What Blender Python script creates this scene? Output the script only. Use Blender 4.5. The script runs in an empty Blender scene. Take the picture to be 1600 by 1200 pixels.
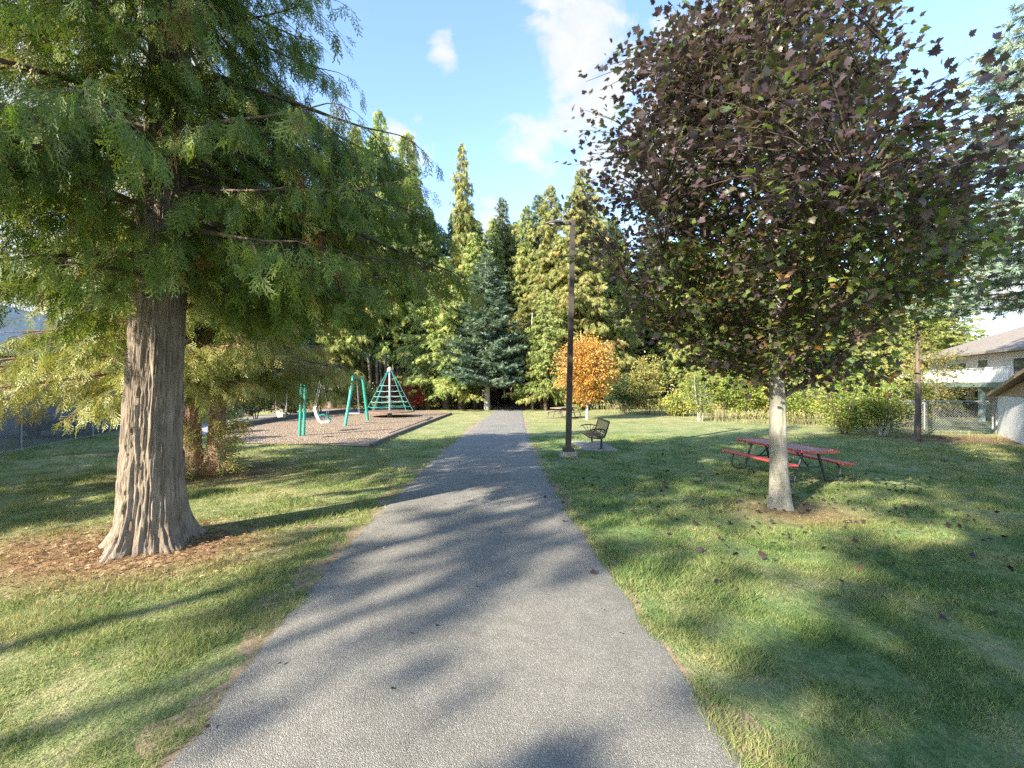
import bpy, math, random
import numpy as np
from mathutils import Vector, noise as mnoise

random.seed(7)
RNG = np.random.default_rng(11)
S = bpy.context.scene
COL = S.collection
PI = math.pi
EYE, FPX, CX, HY = 2.2, 711.0, 797.0, 603.0      # eye height, focal length, vanishing point of the photograph

def G(px, py):
    """ground point seen at a photo position (used to measure positions only)"""
    d = py - HY
    return ((px - CX) / d * EYE, FPX * EYE / d)

# ------------------------------------------------------------------ object helpers
def link(o, parent=None):
    COL.objects.link(o)
    if parent is not None:
        o.parent = parent
    return o

def tag(o, label=None, cat=None, group=None, kind=None):
    if label: o['label'] = label
    if cat: o['category'] = cat
    if group: o['group'] = group
    if kind: o['kind'] = kind
    return o

def empty(name, loc=(0, 0, 0), rz=0.0, label=None, cat=None, group=None):
    o = bpy.data.objects.new(name, None)
    o.empty_display_size = 0.2
    link(o); o.location = loc; o.rotation_euler = (0, 0, rz)
    return tag(o, label, cat, group)

def copy_tree(o, parent=None):
    c = o.copy(); COL.objects.link(c)
    c.parent = parent
    for ch in list(o.children):
        copy_tree(ch, c)
    return c

def mesh_np(name, V, loops, sizes, mat, parent=None, smooth=False, tint=None):
    """V (n,3), loops flat vertex index, sizes loop totals per polygon"""
    me = bpy.data.meshes.new(name)
    V = np.asarray(V, dtype=np.float32); loops = np.asarray(loops, dtype=np.int32); sizes = np.asarray(sizes, dtype=np.int32)
    me.vertices.add(len(V)); me.vertices.foreach_set('co', V.ravel())
    me.loops.add(len(loops)); me.loops.foreach_set('vertex_index', loops)
    me.polygons.add(len(sizes))
    starts = np.concatenate(([0], np.cumsum(sizes)[:-1])).astype(np.int32)
    me.polygons.foreach_set('loop_start', starts)
    if smooth: me.polygons.foreach_set('use_smooth', np.ones(len(sizes), dtype=bool))
    me.update(calc_edges=True)
    if tint is not None:
        a = me.attributes.new('tint', 'FLOAT', 'POINT'); a.data.foreach_set('value', np.asarray(tint, dtype=np.float32))
    me.materials.append(mat)
    o = bpy.data.objects.new(name, me)
    return link(o, parent)

class MB:
    def __init__(s): s.v = []; s.f = []
    def add(s, v, f):
        b = len(s.v); s.v += [tuple(p) for p in v]; s.f += [tuple(i + b for i in q) for q in f]
    def box(s, c, d, rz=0, rx=0, ry=0, bev=0.0):
        hx, hy, hz = d[0]/2, d[1]/2, d[2]/2
        if bev > 0:
            b = min(bev, hx*.9, hy*.9, hz*.9)
            v = []
            for sx in (-1, 1):
                for sy in (-1, 1):
                    for sz in (-1, 1):
                        v += [(sx*(hx-b), sy*(hy-b), sz*hz), (sx*(hx-b), sy*hy, sz*(hz-b)), (sx*hx, sy*(hy-b), sz*(hz-b))]
            idx = lambda sx, sy, sz, k: ((sx > 0)*4 + (sy > 0)*2 + (sz > 0))*3 + k
            f = []
            for sz in (-1, 1):
                q = [idx(-1,-1,sz,0), idx(1,-1,sz,0), idx(1,1,sz,0), idx(-1,1,sz,0)]; f.append(q if sz > 0 else q[::-1])
            for sy in (-1, 1):
                q = [idx(-1,sy,-1,1), idx(1,sy,-1,1), idx(1,sy,1,1), idx(-1,sy,1,1)]; f.append(q if sy < 0 else q[::-1])
            for sx in (-1, 1):
                q = [idx(sx,-1,-1,2), idx(sx,1,-1,2), idx(sx,1,1,2), idx(sx,-1,1,2)]; f.append(q if sx > 0 else q[::-1])
            for sx in (-1, 1):
                for sy in (-1, 1): f.append([idx(sx,sy,-1,1), idx(sx,sy,1,1), idx(sx,sy,1,2), idx(sx,sy,-1,2)])
                for sz in (-1, 1): f.append([idx(sx,-1,sz,0), idx(sx,1,sz,0), idx(sx,1,sz,2), idx(sx,-1,sz,2)])
            for sy in (-1, 1):
                for sz in (-1, 1): f.append([idx(-1,sy,sz,0), idx(1,sy,sz,0), idx(1,sy,sz,1), idx(-1,sy,sz,1)])
            for sx in (-1, 1):
                for sy in (-1, 1):
                    for sz in (-1, 1): f.append([idx(sx,sy,sz,0), idx(sx,sy,sz,1), idx(sx,sy,sz,2)])
        else:
            v = [(x*hx, y*hy, z*hz) for x in (-1, 1) for y in (-1, 1) for z in (-1, 1)]
            f = [(0,1,3,2), (4,6,7,5), (0,4,5,1), (2,3,7,6), (0,2,6,4), (1,5,7,3)]
        from mathutils import Euler
        m = Euler((rx, ry, rz)).to_matrix()
        s.add([tuple(m @ Vector(p) + Vector(c)) for p in v], f)
        return s
    def tube(s, pts, r, n=8, cap=True):
        P = [Vector(p) for p in pts]; K = len(P)
        if not hasattr(r, '__len__'): r = [r]*K
        v = []; f = []
        t0 = (P[1]-P[0]).normalized()
        up = Vector((0, 0, 1)) if abs(t0.z) < .9 else Vector((1, 0, 0))
        a = t0.cross(up).normalized()
        for i in range(K):
            t = (P[min(i+1, K-1)] - P[max(i-1, 0)]).normalized()
            a = (a - t*a.dot(t)).normalized(); b = t.cross(a)
            for k in range(n):
                q = 2*PI*k/n + PI/n
                v.append(P[i] + (a*math.cos(q) + b*math.sin(q))*r[i])
        for i in range(K-1):
            for k in range(n):
                k2 = (k+1) % n
                f.append((i*n+k, i*n+k2, (i+1)*n+k2, (i+1)*n+k))
        if cap:
            f.append(tuple(range(n))[::-1]); f.append(tuple((K-1)*n+k for k in range(n)))
        s.add(v, f); return s
    def lathe(s, c, prof, n=24):
        v = []; f = []
        for (r, z) in prof:
            for k in range(n):
                v.append((c[0]+r*math.cos(2*PI*k/n), c[1]+r*math.sin(2*PI*k/n), c[2]+z))
        for i in range(len(prof)-1):
            for k in range(n):
                k2 = (k+1) % n
                f.append((i*n+k, i*n+k2, (i+1)*n+k2, (i+1)*n+k))
        f.append(tuple(range(n))[::-1]); f.append(tuple((len(prof)-1)*n+k for k in range(n)))
        s.add(v, f); return s
    def prism(s, poly, axis, a0, a1):
        """poly of 2D points extruded along axis 'x','y' or 'z'"""
        n = len(poly)
        def p(u, w, a):
            return {'x': (a, u, w), 'y': (u, a, w), 'z': (u, w, a)}[axis]
        v = [p(u, w, a0) for u, w in poly] + [p(u, w, a1) for u, w in poly]
        f = [tuple(range(n))[::-1], tuple(range(n, 2*n))] + [(i, (i+1) % n, n+(i+1) % n, n+i) for i in range(n)]
        s.add(v, f); return s
    def build(s, name, mat, parent=None, smooth=False):
        me = bpy.data.meshes.new(name); me.from_pydata([tuple(p) for p in s.v], [], s.f); me.update()
        if smooth:
            me.polygons.foreach_set('use_smooth', [True]*len(me.polygons)); me.update()
            try: me.set_sharp_from_angle(angle=math.radians(40))
            except Exception: pass
        me.materials.append(mat)
        return link(bpy.data.objects.new(name, me), parent)

# ------------------------------------------------------------------ materials
def newmat(name):
    m = bpy.data.materials.new(name); m.use_nodes = True
    nt = m.node_tree; nt.nodes.clear()
    out = nt.nodes.new('ShaderNodeOutputMaterial')
    return m, nt, out
def N(nt, t, **kw):
    n = nt.nodes.new(t)
    for k, v in kw.items():
        if hasattr(n, k) and k not in n.inputs: setattr(n, k, v)
        else: n.inputs[k].default_value = v
    return n
def L(nt, a, b): nt.links.new(a, b)
def ramp(nt, fac, stops, interp='LINEAR'):
    r = nt.nodes.new('ShaderNodeValToRGB'); r.color_ramp.interpolation = interp
    e = r.color_ramp.elements
    while len(e) < len(stops): e.new(0.5)
    for i, (p, c) in enumerate(stops):
        e[i].position = p; e[i].color = (*c, 1) if len(c) == 3 else c
    L(nt, fac, r.inputs[0]); return r.outputs[0]
def fmath(nt, op, a, b=None, c=None):
    n = nt.nodes.new('ShaderNodeMath'); n.operation = op
    for i, x in enumerate((a, b, c)):
        if x is None: continue
        if hasattr(x, 'links'): L(nt, x, n.inputs[i])
        else: n.inputs[i].default_value = x
    return n.outputs[0]
def mixc(nt, fac, a, b, mode='MIX'):
    n = nt.nodes.new('ShaderNodeMix'); n.data_type = 'RGBA'; n.blend_type = mode
    for sk, x in ((n.inputs[0], fac), (n.inputs[6], a), (n.inputs[7], b)):
        if hasattr(x, 'links'): L(nt, x, sk)
        elif isinstance(x, (int, float)): sk.default_value = x
        else: sk.default_value = (*x, 1)
    return n.outputs[2]
def noise(nt, vec, scale, detail=4, rough=.55, dist=0):
    n = N(nt, 'ShaderNodeTexNoise'); n.inputs['Scale'].default_value = scale; n.inputs['Detail'].default_value = detail
    n.inputs['Roughness'].default_value = rough; n.inputs['Distortion'].default_value = dist
    if vec is not None: L(nt, vec, n.inputs['Vector'])
    return n.outputs['Fac']
def mapping(nt, vec, scale=(1, 1, 1), rot=(0, 0, 0), loc=(0, 0, 0)):
    n = nt.nodes.new('ShaderNodeMapping'); n.inputs['Scale'].default_value = scale; n.inputs['Rotation'].default_value = rot; n.inputs['Location'].default_value = loc
    L(nt, vec, n.inputs['Vector']); return n.outputs[0]
def bump(nt, h, strength, dist=.02):
    b = nt.nodes.new('ShaderNodeBump'); b.inputs['Strength'].default_value = strength; b.inputs['Distance'].default_value = dist
    L(nt, h, b.inputs['Height']); return b.outputs[0]
def pbsdf(nt, out, color, rough=.6, metal=0, normal=None, spec=.5):
    p = nt.nodes.new('ShaderNodeBsdfPrincipled')
    if hasattr(color, 'links'): L(nt, color, p.inputs['Base Color'])
    else: p.inputs['Base Color'].default_value = (*color, 1)
    if hasattr(rough, 'links'): L(nt, rough, p.inputs['Roughness'])
    else: p.inputs['Roughness'].default_value = rough
    p.inputs['Metallic'].default_value = metal
    p.inputs['Specular IOR Level'].default_value = spec
    if normal is not None: L(nt, normal, p.inputs['Normal'])
    if out is not None: L(nt, p.outputs[0], out.inputs[0])
    return p

def mat_plain(name, c, rough=.5, metal=0, var=.15, scale=6, bmp=.1, dirt=None):
    m, nt, out = newmat(name)
    tc = N(nt, 'ShaderNodeTexCoord')
    n1 = noise(nt, tc.outputs['Object'], scale, 5)
    n2 = noise(nt, tc.outputs['Object'], scale*9, 3)
    lo = tuple(x*(1-var) for x in c); hi = tuple(min(1, x*(1+var)) for x in c)
    colr = ramp(nt, n1, [(.3, lo), (.7, hi)])
    if dirt is not None:
        f = ramp(nt, noise(nt, tc.outputs['Object'], scale*2.3, 6, .7), [(.5, (0,0,0)), (.72, (1,1,1))])
        colr = mixc(nt, f, colr, dirt)
    pbsdf(nt, out, colr, ramp(nt, n2, [(.3, (rough-.08,)*3), (.7, (min(1, rough+.1),)*3)]), metal, bump(nt, n2, bmp, .01))
    return m

def mat_leaf(name, stops, trans=.35, rough=.55, objvar=.0, spec=.4, patch=None):
    """stops: colour ramp over each leaf's own random tint"""
    m, nt, out = newmat(name)
    at = N(nt, 'ShaderNodeAttribute'); at.attribute_name = 'tint'
    colr = ramp(nt, at.outputs['Fac'], stops)
    if objvar:
        oi = N(nt, 'ShaderNodeObjectInfo')
        hs = N(nt, 'ShaderNodeHueSaturation')
        L(nt, fmath(nt, 'MULTIPLY_ADD', oi.outputs['Random'], objvar*.12, .5-objvar*.06), hs.inputs['Hue'])
        L(nt, fmath(nt, 'MULTIPLY_ADD', oi.outputs['Random'], objvar, 1-objvar*.5), hs.inputs['Value'])
        L(nt, colr, hs.inputs['Color']); colr = hs.outputs[0]
    p = pbsdf(nt, None, colr, rough, spec=spec)
    t = N(nt, 'ShaderNodeBsdfTranslucent')
    L(nt, mixc(nt, 1.0, colr, (1.0, 1.0, .55), 'MULTIPLY'), t.inputs[0])
    mx = N(nt, 'ShaderNodeMixShader'); mx.inputs[0].default_value = trans
    L(nt, p.outputs[0], mx.inputs[1]); L(nt, t.outputs[0], mx.inputs[2]); L(nt, mx.outputs[0], out.inputs[0])
    return m

def mat_bark(name, c1, c2, c3, sx=9, sz=.9, strength=.8, objvar=False):
    m, nt, out = newmat(name)
    tc = N(nt, 'ShaderNodeTexCoord')
    v = mapping(nt, tc.outputs['Object'], (sx, sx, sz))
    n1 = noise(nt, v, 1.6, 6, .65, .6)
    n2 = noise(nt, mapping(nt, tc.outputs['Object'], (sx*3, sx*3, sz*4)), 2.0, 5, .6)
    n3 = noise(nt, tc.outputs['Object'], 2.2, 3)
    colr = ramp(nt, n1, [(.30, c1), (.5, c2), (.72, c3)])
    colr = mixc(nt, ramp(nt, n2, [(.35, (.0,)*3), (.7, (.6,)*3)]), colr, c3)
    colr = mixc(nt, ramp(nt, n3, [(.4, (0,)*3), (.65, (.45,)*3)]), colr, c1)
    h = fmath(nt, 'ADD', n1, fmath(nt, 'MULTIPLY', n2, .4))
    pbsdf(nt, out, colr, .9, 0, bump(nt, h, strength, .03), .2)
    return m

# ------------------------------------------------------------------ leaf templates: (verts, faces)
def tmpl_cedar(pairs=9, w=.055):
    v = []; f = []
    v += [(0, -.012, 0), (0, .012, 0), (1, 0, -.10)]; f.append((0, 1, 2))
    for i in range(pairs):
        t = .06 + .86*i/(pairs-1)
        ln = (.42*math.sin(PI*(.22+.72*t))**.9)
        z = -.10*t*t
        for sgn in (-1, 1):
            a = math.radians(48)
            ex, ey = t + ln*math.cos(a), sgn*ln*math.sin(a)
            b = len(v)
            v += [(t-w*.5, 0, z), (t+w*.6, 0, z), (ex+w*.9, ey*.92, z-.16*ln), (ex-w*.6, ey, z-.10*ln)]
            f.append((b, b+1, b+2, b+3))
    return v, f
def tmpl_frond(seed, shoots=7, teeth=3):
    # flat drooping cedar spray: slender shoots leaving the stem at an acute angle, each with short scale-leaf twigs
    r = random.Random(seed); v = []; f = []
    def strip(a, b, w):
        ax, ay, az = a; bx, by, bz = b; dx, dy = bx-ax, by-ay; q = math.hypot(dx, dy)+1e-6; nx_, ny_ = -dy/q*w, dx/q*w
        k = len(v); v.extend([(ax-nx_*.6, ay-ny_*.6, az), (ax+nx_*.6, ay+ny_*.6, az), (bx+nx_*.8, by+ny_*.8, bz), (bx-nx_*.8, by-ny_*.8, bz)]); f.append((k, k+1, k+2, k+3))
    strip((0, 0, 0), (1, r.uniform(-.06, .06), -.12), .010)
    for i in range(shoots):
        t = .08+.80*i/(shoots-1)+r.uniform(-.04, .04); sg = 1 if i % 2 else -1
        ln = (.62*(1-t*.62))*r.uniform(.75, 1.15); a = math.radians(r.uniform(24, 42))*sg
        s0 = (t, 0, -.12*t*t); e = (t+ln*math.cos(a), ln*math.sin(a), -.12*t*t-.16*ln*r.uniform(.4, 1.6))
        strip(s0, e, .022)
        for j in range(teeth):
            u = (j+.6)/teeth; p_ = tuple(s0[q]*(1-u)+e[q]*u for q in range(3)); sg2 = 1 if j % 2 else -1
            l2 = ln*.34*(1.1-u*.5); b = a+math.radians(36)*sg2
            strip(p_, (p_[0]+l2*math.cos(b), p_[1]+l2*math.sin(b), p_[2]-.05*l2), .022)
    return v, f
def tmpl_spray(n=3):
    v = []; f = []
    for k, (a, ln) in enumerate([(0, 1.0), (24, .80), (-28, .74), (50, .62), (-54, .55), (78, .36), (-80, .40)][:n*2-1]):
        c, s_ = math.cos(math.radians(a)), math.sin(math.radians(a)); w = .055
        b = len(v)
        v += [(0, 0, 0), (c*ln*.5 - s_*w, s_*ln*.5 + c*w, .03), (c*ln, s_*ln, -.08), (c*ln*.5 + s_*w, s_*ln*.5 - c*w, .0)]
        f.append((b, b+1, b+2, b+3))
    return v, f
def tmpl_needles(k=9):
    v = []; f = []; r = random.Random(3)
    for i in range(k):
        t = i/(k-1)*.8; a = r.uniform(0, 2*PI); el = .55; w = .035
        d = Vector((math.cos(el), math.sin(el)*math.cos(a), math.sin(el)*math.sin(a)))*.42
        p = Vector((t, 0, 0)); q = Vector((0, -d.z, d.y)).normalized()*w
        b = len(v); v += [tuple(p-q), tuple(p+q), tuple(p+d)]; f.append((b, b+1, b+2))
    b = len(v); v += [(0, -.03, 0), (0, .03, 0), (1.05, 0, 0)]; f.append((b, b+1, b+2))
    return v, f
def tmpl_maple():
    # five-lobed toothed leaf lying in xy, stalk at the origin
    pts = [(0.0, 0.0), (.06, .10), (-.06, .30), (.12, .28), (.22, .52), (.30, .36), (.42, .62), (.50, .44), (.52, .26),
           (.66, .34), (.70, .20), (.86, .20), (.84, .10), (1.05, 0.0)]
    full = pts + [(x, -y) for x, y in pts[-2:0:-1]]
    v = [(.30, 0, .03)] + [(x, y, -.22*abs(y) + .05*math.sin(x*3) - .1*x*x) for x, y in full]
    n = len(full)
    f = [(0, 1+i, 1+(i+1) % n) for i in range(n)]
    return v, f
def tmpl_leaf():
    v = [(0, 0, 0), (.45, .3, .06), (1, 0, -.12), (.45, -.3, .06)]
    return v, [(0, 1, 2), (0, 2, 3)]
def tmpl_lobed():
    pts = [(0, 0), (.1, .28), (.35, .2), (.45, .45), (.65, .2), (1, 0), (.65, -.2), (.45, -.45), (.35, -.2), (.1, -.28)]
    v = [(x, y, -.15*abs(y) - .1*x*x) for x, y in pts]
    return v, [tuple(range(10))]

def unit(a): return a/np.maximum(np.linalg.norm(a, axis=-1, keepdims=True), 1e-9)
def scatter(name, tm, P, D, Nn, Sz, tint, mat, parent, W=None):
    """one mesh of many leaves: template tm put at P, along D, flat side Nn, size Sz"""
    tv = np.array(tm[0], dtype=np.float32)
    D = unit(D); B = unit(np.cross(Nn, D)); U = np.cross(D, B)
    Sz = np.asarray(Sz)[:, None, None]
    W = 1.0 if W is None else np.asarray(W)[:, None, None]
    V = P[:, None, :] + Sz*(tv[None, :, 0:1]*D[:, None, :] + W*tv[None, :, 1:2]*B[:, None, :] + tv[None, :, 2:3]*U[:, None, :])
    k = len(tv); n = len(P)
    fl = np.array([i for f in tm[1] for i in f], dtype=np.int64); fs = np.array([len(f) for f in tm[1]])
    loops = (np.arange(n)[:, None]*k + fl[None, :]).ravel()
    sizes = np.tile(fs, n)
    return mesh_np(name, V.reshape(-1, 3), loops, sizes, mat, parent, tint=np.repeat(tint, k))

def batch_tubes(P, R, n=4):
    """P (B,K,3) R (B,K) -> verts, loops, sizes"""
    Bn, K, _ = P.shape
    T = np.empty_like(P); T[:, 1:-1] = P[:, 2:]-P[:, :-2]; T[:, 0] = P[:, 1]-P[:, 0]; T[:, -1] = P[:, -1]-P[:, -2]
    T = unit(T)
    ref = np.where(np.abs(T[..., 2:3]) < .92, np.array([0, 0, 1.]), np.array([1., 0, 0]))
    A = unit(np.cross(T, ref)); C = np.cross(T, A)
    ang = np.arange(n)*2*PI/n
    V = P[:, :, None, :] + R[:, :, None, None]*(np.cos(ang)[None, None, :, None]*A[:, :, None, :] + np.sin(ang)[None, None, :, None]*C[:, :, None, :])
    b = (np.arange(Bn)*K*n)[:, None, None]; i = (np.arange(K-1)*n)[None, :, None]; k = np.arange(n)[None, None, :]; k2 = (k+1) % n
    F = np.stack([b+i+k, b+i+k2, b+i+n+k2, b+i+n+k], -1).reshape(-1, 4)
    return V.reshape(-1, 3), F.ravel(), np.full(len(F), 4)
def join_raw(parts):
    V = []; Lp = []; Sz = []; off = 0
    for v, l, s_ in parts:
        V.append(v); Lp.append(np.asarray(l)+off); Sz.append(s_); off += len(v)
    return np.concatenate(V), np.concatenate(Lp), np.concatenate(Sz)

def vnoise(P, seed=0):
    """smooth value noise of points (n,3) in 0..1"""
    P = np.asarray(P, dtype=np.float64); I = np.floor(P).astype(np.int64); F = P-I; F = F*F*(3-2*F)
    def h(x, y, z):
        n = (x*374761393 + y*668265263 + z*2147483647 + seed*1274126177) & 0xffffffff
        n = ((n ^ (n >> 13))*1274126177) & 0xffffffff
        return ((n ^ (n >> 16)) & 0xffff)/65535.
    r = 0
    for dx in (0, 1):
        for dy in (0, 1):
            for dz in (0, 1):
                w = (F[:, 0] if dx else 1-F[:, 0])*(F[:, 1] if dy else 1-F[:, 1])*(F[:, 2] if dz else 1-F[:, 2])
                r = r + w*h(I[:, 0]+dx, I[:, 1]+dy, I[:, 2]+dz)
    return r
def fbm(P, oct=4, seed=0):
    r = 0; a = .5; t = 0
    for i in range(oct):
        r = r + a*vnoise(P*2**i, seed+i); t += a; a *= .5
    return r/t

# ------------------------------------------------------------------ trees
def trunk_raw(H, r0, r1, nu=14, nv=16, flare=.4, groove=.0, lean=(0, 0), seed=0, lobes=0, curve=.0, fz=.35):
    z = np.linspace(0, 1, nv)**1.3*H
    a = np.linspace(0, 2*PI, nu, endpoint=False)
    Z, A = np.meshgrid(z, a, indexing='ij')
    r = r1 + (r0-r1)*(1-Z/H)**.9
    fl = np.exp(-Z/fz)
    r = r*(1+flare*fl)
    if lobes: r = r*(1 + fl*.30*np.maximum(0, np.cos(A*lobes+seed)) + np.exp(-Z/(fz*3))*.07*np.cos(A*(lobes-1)+1.3))
    if groove:
        # shredded vertical bark ridges that wander and part
        q = np.stack([np.cos(A).ravel()*7, np.sin(A).ravel()*7, (Z*.9).ravel()], -1)
        wob = (fbm(q*.5, 3, seed)-.5).reshape(A.shape)*2.2
        q1 = np.stack([np.cos(A+wob*.12).ravel()*16, np.sin(A+wob*.12).ravel()*16, (Z*1.9+wob*.5).ravel()], -1)
        g = np.abs(fbm(q1, 3, seed+5)-.5).reshape(A.shape)*2
        q2 = np.stack([np.cos(A+wob*.1).ravel()*30, np.sin(A+wob*.1).ravel()*30, (Z*5.5).ravel()], -1)
        g2 = fbm(q2, 2, seed+9).reshape(A.shape)
        big = (fbm(np.stack([np.cos(A).ravel()*1.5, np.sin(A).ravel()*1.5, (Z*.5).ravel()], -1), 2, seed+3)-.5).reshape(A.shape)
        r = r + groove*(np.minimum(g*2.2, 1)-.6) + groove*.5*(g2-.5) + big*r0*.25
    ox = lean[0]*Z + curve*np.sin(Z/H*5+seed)*r0
    oy = lean[1]*Z + curve*np.cos(Z/H*4+seed)*r0
    V = np.stack([ox + r*np.cos(A), oy + r*np.sin(A), Z - .05*(Z == 0)], -1).reshape(-1, 3)
    i = (np.arange(nv-1)*nu)[:, None]; k = np.arange(nu)[None, :]; k2 = (k+1) % nu
    F = np.stack([i+k, i+k2, i+nu+k2, i+nu+k], -1).reshape(-1, 4)
    loops = list(F.ravel()) + [((nv-1)*nu+k) for k in range(nu)]
    return V, np.array(loops), np.array([4]*len(F)+[nu])

def conifer_arrays(rng, H, bottom, R, nb, sub_per_m, spr_per_m, size, prof, rise=.1, droop=.35, tip=.15, hang=.7, subl=.35, lean=(0, 0), flat=.5, azf=None, sub_droop=.4, axis_pow=1.0):
    """branches (tubes) and spray arrays of a conifer"""
    K = 7
    t = (np.arange(nb)+rng.random(nb))/nb; t = t**axis_pow
    az = np.arange(nb)*2.39996 + rng.normal(0, .35, nb)
    Lb = R*np.array([prof(x) for x in t])*rng.uniform(.72, 1.12, nb)
    if azf is not None: Lb = Lb*azf(az, t)
    Lb = np.maximum(Lb, .12)
    z0 = bottom + (H-bottom)*t
    s = np.linspace(0, 1, K)[None, :]
    rr = Lb[:, None]*s
    dr = (droop*rng.uniform(.6, 1.4, nb))[:, None]
    zz = z0[:, None] + Lb[:, None]*(rise*s - dr*s**1.6 + tip*s**4)
    azc = az[:, None] + rng.normal(0, .12, nb)[:, None]*s
    P = np.stack([lean[0]*z0[:, None] + rr*np.cos(azc), lean[1]*z0[:, None] + rr*np.sin(azc), zz], -1)
    Rd = (.010 + .013*Lb)[:, None]*(1-.85*s)
    tubes = [batch_tubes(P, Rd, 4)]
    SP = []; SD = []; SN = []; SS = []; ST = []
    subs = []; subr = []
    for i in range(nb):
        m = max(3, int(Lb[i]*sub_per_m))
        u = rng.uniform(.12, 1.0, m); u[-1] = 1.0
        fi = u*(K-1); i0 = np.minimum(fi.astype(int), K-2); w = (fi-i0)[:, None]
        base = P[i, i0]*(1-w) + P[i, i0+1]*w
        tan = unit(P[i, i0+1]-P[i, i0])
        side = unit(np.cross(tan, [0, 0, 1.]))*np.where(rng.random(m) < .5, -1, 1)[:, None]
        mixs = rng.uniform(.35, 1.1, m)[:, None]
        d = unit(tan + side*mixs); d[-1] = tan[-1]
        ls = subl*Lb[i]*(1.05-.65*u)*rng.uniform(.6, 1.2, m) + size*.6
        ns = np.maximum(2, (ls*spr_per_m).astype(int))
        # sub branch curve
        q = np.linspace(0, 1, 4)[None, :, None]
        sc = base[:, None, :] + ls[:, None, None]*(d[:, None, :]*q + np.array([0, 0, -1.])*(sub_droop*q**1.7))
        subs.append(sc); subr.append((.004+.006*ls)[:, None]*(1-.8*q[..., 0]))
        tot = ns.sum(); rep = np.repeat(np.arange(m), ns)
        v = rng.random(tot)[:, None]
        pos = base[rep] + ls[rep, None]*(d[rep]*v + np.array([0, 0, -1.])*(sub_droop*v**1.7))
        sd = unit(d[rep] + rng.normal(0, .45, (tot, 3)))
        dirs = unit(sd*(1-hang) + np.array([0, 0, -1.])*hang*rng.uniform(.5, 1.3, (tot, 1)) + rng.normal(0, .18, (tot, 3)))
        nrm = unit(rng.normal(0, 1, (tot, 3))*(1-flat) + (np.array([0, 0, 1.]))*flat)
        SP.append(pos + rng.normal(0, .02, (tot, 3))); SD.append(dirs); SN.append(nrm)
        SS.append(size*rng.uniform(.6, 1.25, tot)); ST.append(np.clip(rng.normal(0, .16, tot) + rng.normal(.5, .14) , 0, 1))
    subs = np.concatenate(subs); subr = np.concatenate(subr)
    tubes.append(batch_tubes(subs, subr, 3))
    return tubes, np.concatenate(SP), np.concatenate(SD), np.concatenate(SN), np.concatenate(SS), np.concatenate(ST)

def crown_arrays(rng, base_pts, C, Rad, n_tw, leaves_per, size, spread=.45, shell=.55, seed=0, lump=.35, flat=.5, zmin=None, rule=None):
    """broadleaf crown: twigs grow from limb points to ends inside a lumpy ellipsoid"""
    d = unit(rng.normal(0, 1, (n_tw*3, 3)))
    lum = 1 + lump*(fbm(d*2.3+seed*3.1, 3, seed)-.5)*2
    rad = rng.uniform(shell**3, 1, n_tw*3)**(1/3)
    E = np.array(C) + d*np.array(Rad)*(lum*rad)[:, None]
    if zmin is not None: E = E[E[:, 2] > zmin]
    if rule is not None: E = E[rule(E)]
    E = E[:n_tw]; n_tw = len(E)
    bp = np.array(base_pts)
    # nearest limb point that lies lower than the end
    D2 = np.linalg.norm(E[:, None, :]-bp[None], axis=2) + np.where(bp[None, :, 2] > E[:, None, 2]-.1, 1.2, 0)
    b = bp[np.argmin(D2, axis=1)]
    K = 5; q = np.linspace(0, 1, K)[None, :, None]
    mid = (E-b)
    P = b[:, None, :] + mid[:, None, :]*q + np.array([0, 0, 1.])*(.12*np.linalg.norm(mid, axis=1)[:, None, None])*np.sin(q*PI)
    R = (.006 + .006*np.linalg.norm(mid, axis=1))[:, None]*(1-.8*q[..., 0])
    tubes = batch_tubes(P, R, 4)
    m = leaves_per
    rep = np.repeat(np.arange(n_tw), m); tot = len(rep)
    v = rng.uniform(.45, 1.05, tot)[:, None]
    pos = b[rep] + mid[rep]*v + np.array([0, 0, 1.])*(.12*np.linalg.norm(mid, axis=1)[rep, None])*np.sin(v*PI)
    off = rng.normal(0, spread*.5, (tot, 3)); off[:, 2] *= .6
    pos = pos + off
    dirs = unit(off + unit(mid[rep])*.35 + rng.normal(0, .15, (tot, 3)) + np.array([0, 0, -.35])*rng.uniform(0, 1, (tot, 1)))
    nrm = unit(rng.normal(0, 1, (tot, 3))*(1-flat) + np.array([0, 0, 1.])*flat)
    return tubes, pos, dirs, nrm, size*rng.uniform(.6, 1.2, tot), np.clip(rng.normal(.5, .2, tot) + np.repeat(rng.normal(0, .14, n_tw), m), 0, 1)
# ================================================================== materials used
M = {}
M['cedar'] = mat_leaf('cedar_foliage', [(.0, (.078, .125, .026)), (.38, (.142, .215, .038)), (.60, (.225, .285, .055)), (.80, (.34, .35, .09)), (.90, (.28, .17, .07)), (1, (.30, .13, .05))], .42, .5, 0)
M['cedar_gold'] = mat_leaf('cedar_golden_foliage', [(.0, (.15, .19, .045)), (.4, (.32, .34, .10)), (.7, (.48, .46, .18)), (.92, (.46, .34, .12)), (1, (.36, .16, .06))], .36, .5, 0)
M['far_gold'] = mat_leaf('far_cedar_foliage', [(.0, (.13, .18, .05)), (.4, (.25, .30, .085)), (.75, (.39, .41, .14)), (1, (.50, .36, .13))], .38, .6, .35)
M['far_green'] = mat_leaf('far_fir_foliage', [(.0, (.07, .11, .04)), (.5, (.15, .205, .065)), (1, (.28, .31, .11))], .33, .6, .4)
M['far_dark'] = mat_leaf('far_dark_foliage', [(.0, (.055, .10, .04)), (.5, (.12, .17, .06)), (1, (.23, .25, .09))], .3, .6, .3)
M['spruce'] = mat_leaf('blue_spruce_foliage', [(.0, (.085, .14, .10)), (.5, (.16, .235, .165)), (1, (.26, .33, .24))], .3, .6, 0)
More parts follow.
